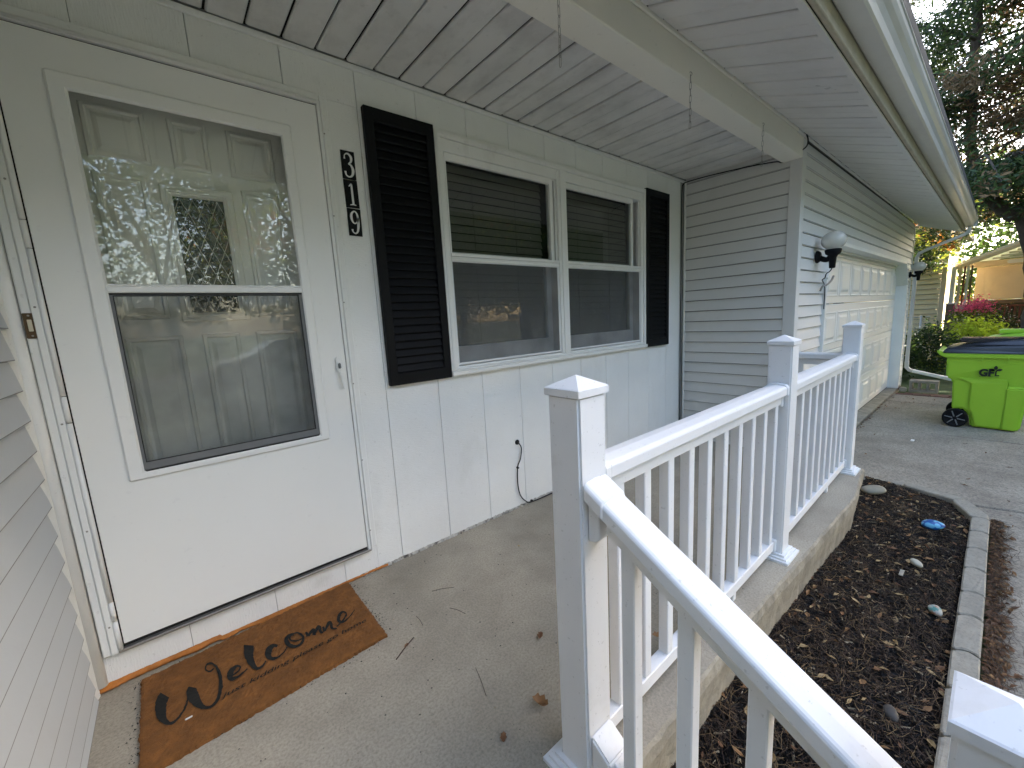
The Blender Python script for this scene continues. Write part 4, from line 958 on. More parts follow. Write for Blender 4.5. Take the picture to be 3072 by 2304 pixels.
for (x_, z_) in ((1.666, .285), (1.777, .016)): box('cable_clip', x_ - .005, x_ + .005, -.020, -.001, z_ - .004, z_ + .006, RUBBER, wc, .001)

# ---------------------------------------------------------------- railing
def post(parent, cx, cy, zb, zt_, w=.101, m=VINYL, base=True):
    h = w / 2
    p = box('post', cx - h, cx + h, cy - h, cy + h, zb, zt_, m, parent, .006, 2)
    hc = h + .005
    # pyramid cap
    V = [(-hc, -hc, 0), (hc, -hc, 0), (hc, hc, 0), (-hc, hc, 0), (-hc, -hc, .017), (hc, -hc, .017), (hc, hc, .017), (-hc, hc, .017),
         (-hc + .003, -hc + .003, .0195), (hc - .003, -hc + .003, .0195), (hc - .003, hc - .003, .0195), (-hc + .003, hc - .003, .0195), (0, 0, .046)]
    Fc = [(3, 2, 1, 0)] + [(i, (i + 1) % 4, 4 + (i + 1) % 4, 4 + i) for i in range(4)] + [(4 + i, 4 + (i + 1) % 4, 8 + (i + 1) % 4, 8 + i) for i in range(4)] + [(8 + i, 8 + (i + 1) % 4, 12) for i in range(4)]
    link('post_cap', mesh_from(V, Fc, m), parent, (cx, cy, zt_ - .002))
    if base:
        for k, (e, za, zb_) in enumerate(((.038, 0, .012), (.026, .012, .022), (.014, .022, .034))):
            ring_pts = None
            join_boxes('post_base', [(cx - h - e, cx + h + e, cy - h - e, cy - h - .0002, zb + za, zb + zb_), (cx - h - e, cx + h + e, cy + h + .0002, cy + h + e, zb + za, zb + zb_),
                                     (cx - h - e, cx - h - .0002, cy - h, cy + h, zb + za, zb + zb_), (cx + h + .0002, cx + h + e, cy - h, cy + h, zb + za, zb + zb_)], m, parent)
    return p
HR = [(-.022, 0), (-.022, .040), (-.044, .047), (-.044, .078), (-.041, .085), (-.033, .089), (0, .093), (.033, .089), (.041, .085), (.044, .078), (.044, .047), (.022, .040), (.022, 0)]
def sweep_rail(name, prof, p0, p1, m, parent, plumb=True):
    """profile (side, up) swept from p0 to p1, ends cut plumb"""
    p0, p1 = Vector(p0), Vector(p1); dd = p1 - p0
    s = Vector((-dd.y, dd.x, 0)).normalized() * -1
    n = len(prof); c = (p0 + p1) / 2
    V = [p - c + s * a + Vector((0, 0, b)) for p in (p0, p1) for a, b in prof]
    Fc = [tuple(range(n)), tuple(range(n, 2 * n))] + [(i, (i + 1) % n, n + (i + 1) % n, n + i) for i in range(n)]
    me = fix_normals(mesh_from(V, Fc, m, name=name)); bevel_mesh(me, .0025, 1, .5)
    return link(name, me, parent, c)
rl = thing('porch_railing', (2.2, -1.344, 0), 'white vinyl railing with three capped posts along the porch edge', 'railing')
P1, P2, P3 = (.7485, -1.344), (2.244, -1.344), (3.775, -1.325)
for p in (P1, P2, P3): post(rl, p[0], p[1], 0, 1.077)
BR = [(-.020, 0), (-.020, .048), (.020, .048), (.020, 0)]
def bracket(x, y, z0, z1, dirx, parent, w=.047, t=.026):
    prism('rail_bracket', [(y - w, z0 + .045), (y - w, z1 - .012), (y - w * .8, z1 + .001), (y, z1 + .006), (y + w * .8, z1 + .001), (y + w, z1 - .012), (y + w, z0 + .045), (y + .026, z0 + .036), (y + .026, z0 - .012), (y - .026, z0 - .012), (y - .026, z0 + .036)],
          0, min(x, x + dirx * t), max(x, x + dirx * t), VINYL, parent, .003)
def small_bracket(x, y, z0, z1, dirx, parent):
    prism('rail_bracket', [(y - .026, z0), (y - .026, z1), (y + .026, z1), (y + .026, z0)], 0, min(x, x + dirx * .022), max(x, x + dirx * .022), VINYL, parent, .003)
_bal = {}
def baluster(parent, x, y, z0, z1, s=.0355):
    h = z1 - z0
    key = round(h, 3)
    if key not in _bal:
        bx = [(a * s / 2, b * s / 2, c * h / 2) for a in (-1, 1) for b in (-1, 1) for c in (-1, 1)]
        me = mesh_from(bx, [(0, 1, 3, 2), (4, 6, 7, 5), (0, 4, 5, 1), (2, 3, 7, 6), (0, 2, 6, 4), (1, 5, 7, 3)], VINYL, name='baluster')
        _bal[key] = bevel_mesh(me, .003)
    link('baluster', _bal[key], parent, (x, y, (z0 + z1) / 2))
TOPZ = .797
for (a, b, xs_) in ((P1, P2, [.921 + .1368 * k - .0178 for k in range(0, 10)]), (P2, P3, [2.565 - .139 + .1403 * k - .0178 for k in range(0, 10)])):
    xa, xb = a[0] + .0505, b[0] - .0505
    ya = a[1]; yb = b[1]
    sweep_rail('top_rail', HR, (xa + .0265, ya, TOPZ), (xb - .0265, yb, TOPZ), VINYL, rl)
    sweep_rail('bottom_rail', BR, (xa + .0225, ya, .048), (xb - .0225, yb, .048), VINYL, rl)
    bracket(xa, ya, TOPZ, TOPZ + .094, 1, rl); bracket(xb, yb, TOPZ, TOPZ + .094, -1, rl)
    small_bracket(xa, ya, .043, .102, 1, rl); small_bracket(xb, yb, .043, .102, -1, rl)
    for x_ in xs_:
        if xa + .03 < x_ < xb - .03:
            baluster(rl, x_, ya + (yb - ya) * (x_ - xa) / (xb - xa), .0962, TOPZ + .002)
    xm = (xa + xb) / 2
    box('support_foot', xm + .22, xm + .25, (ya + yb) / 2 - .012, (ya + yb) / 2 + .012, .0, .0478, VINYL, rl, .003)
# short return to the garage wall
sweep_rail('top_rail', HR, (P3[0] + .002, P3[1] + .077, TOPZ), (P3[0] + .002, -.962, TOPZ), VINYL, rl)
sweep_rail('bottom_rail', BR, (P3[0] + .002, P3[1] + .077, .048), (P3[0] + .002, -.962, .048), VINYL, rl)
def bracket_y(x, y, z0, z1, diry, parent, name='rail_bracket'):
    w = .047
    prism(name, [(x - w, z0 + .045), (x - w, z1 - .012), (x - w * .8, z1 + .001), (x, z1 + .006), (x + w * .8, z1 + .001), (x + w, z1 - .012), (x + w, z0 + .045), (x + .026, z0 + .036), (x + .026, z0 - .012), (x - .026, z0 - .012), (x - .026, z0 + .036)],
          1, min(y, y + diry * .026), max(y, y + diry * .026), VINYL, parent, .003)
bracket_y(P3[0] + .002, P3[1] + .0505, TOPZ, TOPZ + .094, 1, rl); bracket_y(P3[0] + .002, -.9345, TOPZ, TOPZ + .094, -1, rl)
for k in range(2): baluster(rl, P3[0] + .002, P3[1] + .17 + .1368 * k, .0962, TOPZ + .002)

# stair railing going down from the first post
sr = thing('stair_railing', (.7485, -2.05, -.2), 'sloping white stair railing with a low capped newel post in the foreground', 'railing')
NX, NY = .7485, -2.0555
post(sr, NX, NY, G0, .711)
SLP = .585
y0s, y1s = -1.3955, NY + .0505
def rz(y): return .752 - SLP * (-1.44 - y)
HRs = [(a, b) for a, b in HR]
sweep_rail('top_rail', HRs, (NX, y0s - .048, rz(y0s - .048)), (NX, y1s + .003, rz(y1s + .003)), VINYL, sr)
BRs = [(-.022, 0), (-.022, .045), (.022, .045), (.022, 0)]
def bz(y): return .082 - SLP * (-1.44 - y)
sweep_rail('bottom_rail', BRs, (NX, y0s - .052, bz(y0s - .052)), (NX, y1s + .003, bz(y1s + .003)), VINYL, sr)
# mitred sleeves where the rail meets the post
HRb = [(a * 1.07, b + (.004 if b > .03 else -.012)) for a, b in HR]
sweep_rail('rail_bracket', [(a * 1.08, (b + .004) if b > .042 else b) for a, b in HR[1:-1]], (NX, y0s - .002, rz(y0s)), (NX, y0s - .055, rz(y0s - .055)), VINYL, sr)
prism('rail_bracket', [(y0s - .0005, rz(y0s) + .043), (y0s - .034, rz(y0s - .034) + .043), (y0s - .034, rz(y0s) - .045), (y0s - .022, rz(y0s) - .058), (y0s - .0005, rz(y0s) - .062)], 0, NX - .030, NX + .030, VINYL, sr, .003)
prism('rail_bracket', [(y0s - .0005, bz(y0s) + .056), (y0s - .060, bz(y0s - .06) + .052), (y0s - .060, bz(y0s - .06) - .008), (y0s - .028, bz(y0s) - .04), (y0s - .0005, bz(y0s) - .04)], 0, NX - .041, NX + .041, VINYL, sr, .005, 2)
for k in range(4):
    y_ = -1.497 - .1385 * k
    s = .0355 / 2
    # ends cut to the slope of the rails
    prism('baluster', [(y_ - s, bz(y_ - s) + .04), (y_ + s, bz(y_ + s) + .04), (y_ + s, rz(y_ + s) + .004), (y_ - s, rz(y_ - s) + .004)], 0, NX - s, NX + s, VINYL, sr, .003)

# ---------------------------------------------------------------- wall lamps
def lamp(x, z, label):
    t = thing('wall_lamp', (x, -.93, z), label, 'wall lamp', 'globe lamps flanking the garage door')
    box('mount_block', x - .03, x + .03, -.9295, -.9135, z - .06, z + .05, TRIM, t, .003)
    lathe('wall_plate', [(.052, 0), (.052, -.012), (.038, -.03), (.02, -.034)], BLACK, t, (x, -.930, z), n=20, axis='Y')
    tube('lamp_arm', smooth_path([(x, -.955, z - .01), (x, -1.00, z - .03), (x, -1.035, z - .005), (x, -1.045, z + .02)], 5), [.022] * 16, BLACK, t, n=10)
    cy = -1.045
    lathe('lamp_cup', [(.018, -.125), (.022, -.12), (.026, -.04), (.034, -.02), (.05, -.01), (.055, .0), (.058, .022), (.054, .030), (.03, .032)], BLACK, t, (x, cy, z + .02), n=24)
    prof = [(.054, .031)] + [(.088 * cos(a) if cos(a) * .088 > .01 else .006, .100 + .075 * sin(a)) for a in np.linspace(-1.02, 1.5, 14)]
    lathe('globe_shade', prof, GLOBE, t, (x, cy, z + .02), n=48, flute=-.012)
    lathe('bulb', [(.014, .032), (.015, .06), (.03, .085), (.032, .105), (.02, .13), (.004, .138)], mat('frosted_bulb', (.75, .75, .78), .3) if 'frosted_bulb' not in bpy.data.materials else bpy.data.materials['frosted_bulb'], t, (x, cy, z + .02), n=16)
    return t
l1 = lamp(4.37, 1.648, 'globe wall lamp between the garage corner and the garage door, near one')
lamp(9.80, 1.648, 'globe wall lamp at the far end of the garage front beside the downspout')
dl = thing('loose_wire', (4.40, -1.04, 1.5), 'loose black wire with a bent grey bracket hanging below the near wall lamp', 'wire')
tube('wire', smooth_path([(4.372, -1.045, 1.545), (4.378, -1.03, 1.52), (4.36, -1.01, 1.50), (4.372, -1.0, 1.47), (4.40, -.975, 1.455), (4.52, -.955, 1.44), (4.60, -.945, 1.42), (4.655, -.94, 1.36), (4.66, -.94, 1.2)], 5), .004, RUBBER, dl)
tube('bent_bracket', smooth_path([(4.46, -.95, 1.36), (4.465, -.965, 1.40), (4.50, -.99, 1.415), (4.58, -1.0, 1.45), (4.62, -1.005, 1.49)], 5), .0085, STEEL, dl, n=6)

# ---------------------------------------------------------------- downspout
dsx = 10.20
ds = thing('downspout', (dsx, -.96, 1), 'grey white downspout at the far garage corner with a long splash extension', 'downspout')
def rect_tube(name, pts, w, h, m, parent):
    pts = [Vector(p) for p in pts]; V, Fc = [], []; c = sum(pts, Vector()) / len(pts)
    for i, p in enumerate(pts):
        t = (pts[min(i + 1, len(pts) - 1)] - pts[max(i - 1, 0)]).normalized()
        s = Vector((1, 0, 0)); s = (s - t * s.dot(t)).normalized(); u = s.cross(t)
        for a, b in ((-1, -1), (1, -1), (1, 1), (-1, 1)): V.append(p - c + s * w / 2 * a + u * h / 2 * b)
    for i in range(len(pts) - 1):
        for j in range(4): Fc.append((i * 4 + j, i * 4 + (j + 1) % 4, i * 4 + 4 + (j + 1) % 4, i * 4 + 4 + j))
    Fc += [(3, 2, 1, 0), tuple((len(pts) - 1) * 4 + j for j in range(4))]
    return link(name, bevel_mesh(mesh_from(V, Fc, m, name=name), .006), parent, c)
rect_tube('outlet_elbow', [(10.45, -1.535, 2.385), (10.45, -1.535, 2.31), (10.44, -1.50, 2.26)], .06, .05, GUTTER, ds)
rect_tube('cross_pipe', [(10.44, -1.495, 2.258), (10.24, -1.06, 2.06), (dsx, -.985, 2.01), (dsx, -.966, 1.95)], .055, .045, GUTTER, ds)
rect_tube('down_pipe', [(dsx, -.965, 1.955), (dsx, -.965, .12)], .062, .05, GUTTER, ds)
rect_tube('outlet_elbow', [(dsx, -.965, .125), (dsx, -.97, .02), (dsx, -1.01, -.03), (dsx, -1.06, -.045)], .068, .055, GUTTER, ds)
rect_tube('splash_pipe', [(dsx, -1.05, -.042), (dsx + .02, -1.95, -.262)], .078, .055, METAL_W, ds)
for z_ in (1.6, .6): box('pipe_strap', dsx - .05, dsx + .05, -.997, -.934, z_, z_ + .02, GUTTER, ds)
# concrete block lying on its side
cb = thing('concrete_block', (9.5, -1.28, G0), 'weathered hollow concrete block lying by the garage corner under the downspout', 'concrete block')
def cblock():
    ys = [-1.10, -1.135, -1.205, -1.235, -1.305, -1.335, -1.405, -1.44]
    bxs = [(9.42, 9.62, ys[0], ys[-1], -.30, -.262), (9.42, 9.62, ys[0], ys[-1], -.142, -.105)]
    for a, b in ((0, 1), (2, 3), (4, 5), (6, 7)): bxs.append((9.42, 9.62, ys[b], ys[a], -.2615, -.1425))
    o = join_boxes('block_shell', bxs, CONC_RAW, cb)
cblock()
for i in range(2):
    t = box('broken_brick', 9.35 + .14 * i, 9.47 + .14 * i, -1.075 + .03 * i, -.985 + .03 * i, G0, G0 + .07 - .02 * i, [CONC_RAW, BRICK][i], None, .012, 2)
    tag(t, ['pale broken brick at the foot of the garage corner', 'dark red broken brick behind the pale one at the garage corner'][i], 'brick')

# ---------------------------------------------------------------- waste carts
def cart(at, label, lidm):
    t = thing('waste_cart', at, label, 'wheelie bin', 'lime green waste carts on the driveway')
    X, Y, Z = at
    # body: side outline extruded across with a taper and corner bevel
    prof = [(.385, .868), (.372, .60), (.315, .555), (.300, .22), (.285, .19), (.262, .215), (.225, .225), (.185, .20), (.155, .14), (.142, .06), (.135, .012), (-.215, .006), (-.238, .03), (-.275, .55), (-.305, .60), (-.33, .868)]
    V = []; n = len(prof)
    for sx in (-1, 1):
        for (py, pz) in prof:
            hw = .235 + .055 * pz / .868 if pz < .56 else .285 + .01 * (pz - .56) / .3
            V.append((sx * hw, py, pz))
    Fc = [tuple(range(n)), tuple(range(n, 2 * n))[::-1]] + [(i, (i + 1) % n, n + (i + 1) % n, n + i) for i in range(n)]
    me = fix_normals(mesh_from(V, Fc, GREEN, name='cart_body')); bevel_mesh(me, .016, 3, .35)
    link('cart_body', me, t, at)
    # proud centre panel with sloping shoulder, both sides
    for sx in (-1, 1):
        pp = [(.29, .60), (.165, .535), (.165, .235), (.14, .19), (.10, .03), (-.10, .03), (-.115, .55), (-.11, .60)]
        V = []; m_ = len(pp)
        for dx in (0.0, .022):
            for (py, pz) in pp:
                hw = .235 + .055 * min(pz, .56) / .868 + dx - .002
                if dx and pz > .58: hw = .2855
                V.append((sx * hw, py, pz))
        Fc = [tuple(range(m_)), tuple(range(m_, 2 * m_))[::-1]] + [(i, (i + 1) % m_, m_ + (i + 1) % m_, m_ + i) for i in range(m_)]
        me = fix_normals(mesh_from(V, Fc, GREEN)); bevel_mesh(me, .008, 2, .35)
        link('side_panel', me, t, at)
        pp = [(-.10, .02), (-.105, .52), (-.225, .53), (-.20, .02)]
        V = []; m_ = 4
        for dx in (0.0, .035):
            for (py, pz) in pp:
                V.append((sx * (.235 + .055 * pz / .868 + dx - .002), py - (.012 if dx and py < -.15 else 0), pz - (.03 if dx and pz > .5 else 0)))
        Fc = [(0, 1, 2, 3), (7, 6, 5, 4)] + [(i, (i + 1) % 4, 4 + (i + 1) % 4, 4 + i) for i in range(4)]
        me = fix_normals(mesh_from(V, Fc, GREEN)); bevel_mesh(me, .01, 2, .35)
        link('corner_rib', me, t, at)
    # rim with lip and gussets
    V = []; hx = .325
    rimp = [(-.34, .835), (.395, .835), (.44, .862), (.475, .905), (.462, .925), (.40, .885), (-.36, .885)]
    o = prism('cart_rim', [(Y + a, Z + b) for a, b in rimp], 0, X - hx, X + hx, GREEN, t, .007, 2)
    tube('cart_handle', [(X - hx + .01, Y + .465, Z + .905), (X + hx - .01, Y + .465, Z + .905)], .0155, BLACK, t, n=12)
    for yy in (.10, -.09, -.26): box('rim_gusset', X - hx - .001, X - hx + .02, Y + yy - .004, Y + yy + .004, Z + .80, Z + .886, GREEN, t, .002)
    # wheels
    for sx in (-1, 1):
        cxw = X + sx * .285
        prof_w = [(.03, -.028), (.085, -.026), (.094, -.034), (.108, -.030), (.110, 0), (.108, .030), (.094, .034), (.085, .026), (.03, .028)]
        w = lathe('wheel', prof_w, BLACK, t, (cxw, Y + .262, Z + .1105), n=32, axis='X')
        for k in range(6):
            a = k * pi / 3 + .2
            pr = [(cos(a) * .02 - sin(a) * .006, sin(a) * .02 + cos(a) * .006), (cos(a) * .088 - sin(a) * .005, sin(a) * .088 + cos(a) * .005),
                  (cos(a) * .088 + sin(a) * .005, sin(a) * .088 - cos(a) * .005), (cos(a) * .02 + sin(a) * .006, sin(a) * .02 - cos(a) * .006)]
            prism('wheel_spoke', [(Y + .262 + p, Z + .1105 + q) for p, q in pr], 0, cxw + sx * .026, cxw + sx * .034, SCREENFRAME, w, .002)
    tube('axle', [(X - .28, Y + .262, Z + .1105), (X + .28, Y + .262, Z + .1105)], .012, STEEL, t)
    # lid: low dark skirt and domed top
    lx, ly0, ly1 = .335, .43, -.385
    V = [(-lx, ly0, .888), (lx, ly0, .888), (lx, ly1, .888), (-lx, ly1, .888),
         (-lx + .015, ly0 - .04, .945), (lx - .015, ly0 - .04, .945), (lx - .015, ly1 + .03, .985), (-lx + .015, ly1 + .03, .985),
         (-lx + .12, .26, .985), (lx - .12, .26, .985), (lx - .10, -.22, 1.045), (-lx + .10, -.22, 1.045),]
    Fc = [(3, 2, 1, 0), (0, 1, 5, 4), (1, 2, 6, 5), (2, 3, 7, 6), (3, 0, 4, 7), (4, 5, 9, 8), (5, 6, 10, 9), (6, 7, 11, 10), (7, 4, 8, 11), (8, 9, 10, 11)]
    me = fix_normals(mesh_from(V, Fc, lidm)); bevel_mesh(me, .012, 3, .1)
    link('cart_lid', me, t, at)
    for sx in (-.14, .02):
        box('lid_rib', X + sx, X + sx + .12, Y - .30, Y + .30, Z + 1.0, Z + 1.052, lidm, t, .012, 2)
    return t
LIDB = mat('dark_lid', (.010, .013, .022), .22, .05, 4, spec=.6)
CA = (7.395, -2.005, G0)
c1 = cart(CA, 'lime green waste cart with black lid and GFL logo, nearest on the driveway', LIDB)
cart((9.05, -2.30, G0), 'second lime green waste cart standing behind the logo cart', GREEN)
# logo on the near side
LX = 7.395 - .3125
def logo_text(body, size, yl, zl, width, m, name, off=0.0):
    # faces -X: text runs towards -Y
    return text_mesh(body, size, m, name, c1, (LX + .002, yl, zl), (radians(90), 0, radians(-90)), width=width, offset=off)
LOGO = mat('logo_black', (.01, .015, .01), .5)
LOGOG = mat('logo_green', (.10, .2, .02), .5)
logo_text("GF", .105, -1.889, .335, .115, LOGO, 'logo_letters', .006)
def yz_poly(name, pts, m):
    c = (LX + .002, pts[0][0], pts[0][1])
    V = [(0, a - c[1], b - c[2]) for a, b in pts]
    return link(name, mesh_from(V, [tuple(range(len(V)))], m), c1, c)
yz_poly('logo_stem', [(-2.009, .337), (-2.043, .337), (-2.043, .349), (-2.022, .349), (-2.022, .385), (-2.030, .400), (-2.022, .402), (-2.013, .396), (-2.009, .380)], LOGO)
def leafp(cy, cz, a, L_, w):
    pts = []
    for k in range(12):
        t = k / 11; pts.append((t * L_, w * sin(pi * t) ** .8))
    for k in range(10, 0, -1):
        t = k / 11; pts.append((t * L_, -w * sin(pi * t) ** .8))
    return [(cy - (p * cos(a) - q * sin(a)), cz + p * sin(a) + q * cos(a)) for p, q in pts]
yz_poly('logo_leaf', leafp(-2.012, .404, radians(90), .050, .015), LOGO)
yz_poly('logo_leaf', leafp(-2.016, .400, radians(15), .048, .013), LOGO)
yz_poly('logo_leaf', leafp(-2.008, .398, radians(160), .050, .013), LOGO)
logo_text("ENVIRONMENTAL", .016, -1.893, .322, .150, LOGOG, 'logo_small_print', .0006)

# ================================================================== PLANTING BED
bed = [(.82, -1.41), (3.99, -1.40), (4.36, -1.38), (4.385, -1.60), (4.315, -1.868), (4.25, -1.90), (4.04, -1.972), (.82, -1.99)]
def in_bed(x, y):
    c = False; n = len(bed)
    for i in range(n):
        (xa, ya), (xb, yb) = bed[i], bed[(i + 1) % n]
        if (ya > y) != (yb > y) and x < (xb - xa) * (y - ya) / (yb - ya) + xa: c = not c
    return c
def mz(x, y):
    t = (y + 1.99) / .57
    return -.285 + .045 * max(0, t) ** 1.3 + .006 * sin(x * 7 + y * 3) + .005 * sin(x * 17 - y * 11)
def soil():
    V, Fc = [], []
    xs = np.arange(.8, 4.44, .02); ys = np.arange(-2.01, -1.38, .02)
    for y in ys:
        for x in xs: V.append((x, y, mz(x, y) + rng.normal(0, .0035)))
    nx = len(xs)
    for j in range(len(ys) - 1):
        for i in range(nx - 1):
            xc, yc = xs[i] + .01, ys[j] + .01
            if in_bed(xc, yc) or in_bed(xc - .02, yc) or in_bed(xc, yc + .03) or yc < -1.97 and xc < 4.03:
                Fc.append((j * nx + i, j * nx + i + 1, (j + 1) * nx + i + 1, (j + 1) * nx + i))
    o = link('bed_soil', mesh_from(V, Fc, DIRT), None); tag(o, kind='structure')
soil()
def scatter(name, n, gen, mats, region=None, lift=.004, label=None, z_of=mz):
    V, Fc, MI = [], [], []
    cnt = 0
    while cnt < n:
        if region: x, y = region()
        else:
            x, y = rng.uniform(.82, 4.4), rng.uniform(-1.99, -1.39)
            if not in_bed(x, y): continue
        cnt += 1
        v, f_, mi = gen()
        a = rng.normal(.1, .9) if rng.random() < .8 else rng.random() * 2 * pi
        tilt = rng.normal(0, .16); ca, sa = cos(a), sin(a); z = z_of(x, y) + lift + rng.random() * .008
        b = len(V)
        for (p, q, s) in v:
            s2_ = s + p * tilt
            V.append((x + p * ca - q * sa, y + p * sa + q * ca, z + s2_))
        for q in f_: Fc.append(tuple(b + i for i in q)); MI.append(mi)
    me = mesh_from(V, Fc, mats=mats, midx=MI, name=name)
    o = link(name, me, None); o['kind'] = 'stuff'
    return o
def chip():
    L_, W_, T_ = rng.uniform(.008, .034), rng.uniform(.0014, .005), rng.uniform(.001, .003)
    k = rng.uniform(.2, 1); b = rng.normal(0, .004)
    v = [(-L_, -W_ * k, 0), (-L_, W_ * k, 0), (L_, W_, b * 0), (L_, -W_ * .6, 0), (-L_ * .9, 0, T_ * 2), (L_ * .8, 0, T_ * 2), ]
    f_ = [(0, 3, 5, 4), (1, 4, 5, 2), (0, 4, 1), (3, 2, 5)]
    r_ = rng.random()
    return v, f_, (0 if r_ < .70 else 1 if r_ < .93 else 2 if r_ < .975 else 3)
M1 = leaf_mat('black_mulch', (.0075, .0070, .0070), 0, .4)
M2 = leaf_mat('brown_mulch', (.013, .009, .0072), 0, .4)
M3 = leaf_mat('tan_chip', (.16, .105, .055), 0, .3)
M4 = leaf_mat('pale_splinter', (.42, .34, .22), 0, .3)
tag(scatter('bark_mulch', 36000, chip, [M1, M2, M3, M4]), 'dark shredded bark mulch filling the planting bed', 'mulch')
def needle():
    L_ = rng.uniform(.02, .055); w = .0007; c = rng.normal(0, .010); h = rng.uniform(.0, .012)
    v = [(-L_, -w, 0), (-L_, w, 0), (0, c + w, h), (0, c - w, h), (L_, w, h * .4), (L_, -w, h * .4)]
    r_ = rng.random()
    return v, [(0, 3, 2, 1), (3, 5, 4, 2)], (0 if r_ < .6 else 1 if r_ < .85 else 2)
N1 = leaf_mat('rust_needle', (.060, .034, .019), 0, .3); N2 = leaf_mat('dark_needle', (.04, .022, .013), 0, .3); N3 = leaf_mat('straw', (.20, .13, .06), 0, .3)
tag(scatter('pine_needles', 6500, needle, [N1, N2, N3], lift=.012), 'rust brown pine needles strewn over the mulch', 'pine needles')
def leaf_shape():
    L_ = rng.uniform(.010, .024); W_ = L_ * rng.uniform(.25, .5); c = rng.uniform(.0, .012)
    v = [(-L_, 0, 0), (-L_ * .4, W_, c), (L_ * .3, W_ * .9, c * .6), (L_, 0, .003), (L_ * .3, -W_ * .9, c), (-L_ * .4, -W_, c * .4), (0, 0, .001), (-L_ * 1.5, .001, .004)]
    return v, [(0, 6, 1), (1, 6, 2), (2, 6, 3), (3, 6, 4), (4, 6, 5), (5, 6, 0), (0, 7, 6)], int(rng.random() * 3)
LV = [leaf_mat('tan_dead_leaf', (.26, .14, .06), .1, .3), leaf_mat('rust_dead_leaf', (.17, .085, .042), .1, .3), leaf_mat('straw_dead_leaf', (.36, .25, .12), .1, .3)]
tag(scatter('leaf_litter', 300, leaf_shape, LV, lift=.016), 'small dead leaves scattered over the dark mulch', 'leaf litter')

# leaf litter drifting along the outside of the edging
def rg_curb():
    t = rng.random()
    return (1.4 + 2.8 * t, -2.083 - abs(rng.normal(0, .035)))
flat = lambda x, y: G0 + .002
tag(scatter('curb_leaf_litter', 800, leaf_shape, [LV[1], LV[0], LV[1]], region=rg_curb, z_of=flat, lift=.002), 'rust brown leaves drifted against the outside of the edging blocks', 'leaf litter')
tag(scatter('curb_needle_litter', 2200, needle, [N1, N2, N1], region=rg_curb, z_of=flat, lift=.002), 'pine needles drifted against the edging blocks', 'pine needles')
def rg_drive():
    r_ = rng.random()
    if r_ < .25: return (rng.uniform(4.6, 9.1), -.96 - abs(rng.normal(0, .03)))
    if r_ < .4: return (8.42 + rng.normal(0, .03), rng.uniform(-2.6, -.96))
    if r_ < .75: return (rng.uniform(7.8, 9.7), rng.uniform(-2.2, -.96))
    return (rng.uniform(4.3, 8), rng.uniform(-2.7, -.96))
tag(scatter('driveway_litter', 900, needle, [N1, N2, N1], region=rg_drive, z_of=flat, lift=.001), 'scattered rust needles on the concrete driveway', 'pine needles')
tag(scatter('driveway_leaf_litter', 160, leaf_shape, [LV[1], LV[1], LV[0]], region=rg_drive, z_of=flat, lift=.001), 'scattered dead leaves on the concrete driveway', 'leaf litter')

# single leaves and needles lying on the porch
def single_leaf(x, y, z, L_, a, col, label, curl=.4):
    V = []; nseg = 8
    for i in range(nseg + 1):
        t = i / nseg; w = L_ * .27 * sin(pi * min(1, t * 1.02)) ** .7 * (1 + .25 * sin(t * 19))
        for s in (-1, 0, 1):
            V.append(((t - .5) * L_, s * w, .002 + curl * abs(s) * w + L_ * .22 * curl * (2 * t - 1) ** 2))
    V = [(p * cos(a) - q * sin(a), p * sin(a) + q * cos(a), r_) for p, q, r_ in V]
    Fc = [(i * 3 + j, i * 3 + j + 1, i * 3 + j + 4, i * 3 + j + 3) for i in range(nseg) for j in range(2)]
    b = len(V)
    o = link('dead_leaf', mesh_from(V, Fc, col, True), None, (x, y, z))
    tag(o, label, 'leaf')
single_leaf(.973, -.922, .001, .040, .6, LV[1], 'small rust brown leaf on the porch floor near the first railing post', 1.2)
single_leaf(.771, -1.130, .001, .060, 1.9, LV[0], 'curled tan leaf on the porch floor at the foot of the first post', 1.5)
single_leaf(.615, -1.13, .001, .034, .9, LV[1], 'tiny brown leaf scrap near the bottom edge of the porch floor', .6)
single_leaf(.560, -.585, .001, .026, .4, LV[1], 'brown leaf fragment on the porch floor right of the doormat', .5)
single_leaf(1.205, -1.30, .099, .045, 2.2, LV[0], 'pale tan leaf caught on the bottom rail behind the first baluster', 1.0)
single_leaf(1.35, -.36, .001, .020, 1.2, LV[2], 'tiny pale leaf scrap on the porch floor below the window', .3)
def twig(x0, y0, x1, y1, label, r_=.0009):
    p = smooth_path([(x0, y0, .003), ((x0 + x1) / 2 + .003, (y0 + y1) / 2 + .003, .004), (x1, y1, .003)], 4)
    o = tube('pine_needle', p, r_, N2, None, n=5); tag(o, label, 'twig')
twig(.50, -.62, .60, -.565, 'short dark twig on the porch floor just right of the mat', .0022)
twig(.66, -.53, .665, -.46, 'short pine needle lying just right of the doormat corner')
twig(.80, -.36, .89, -.41, 'thin long pine needle in the middle of the porch floor')
twig(.66, -.98, .70, -.86, 'thin brown pine needle near the lower middle of the porch floor')
twig(.83, -.60, .80, -.52, 'fine dark needle on the porch floor between the mat and the railing')
def crumbs():
    return (rng.uniform(-.33, 1.9), rng.uniform(-1.38, -.03))
def crumb():
    s = rng.uniform(.0012, .0035)
    v = [(-s, -s * .6, 0), (s, -s * .5, 0), (s * .4, s, 0), (0, 0, s * .8)]
    return v, [(0, 1, 3), (1, 2, 3), (2, 0, 3)], int(rng.random() < .25)
tag(scatter('porch_debris', 420, crumb, [M1, M4], region=crumbs, z_of=lambda x, y: .0003, lift=0), 'tiny crumbs of dirt and grit on the porch floor', 'grit')
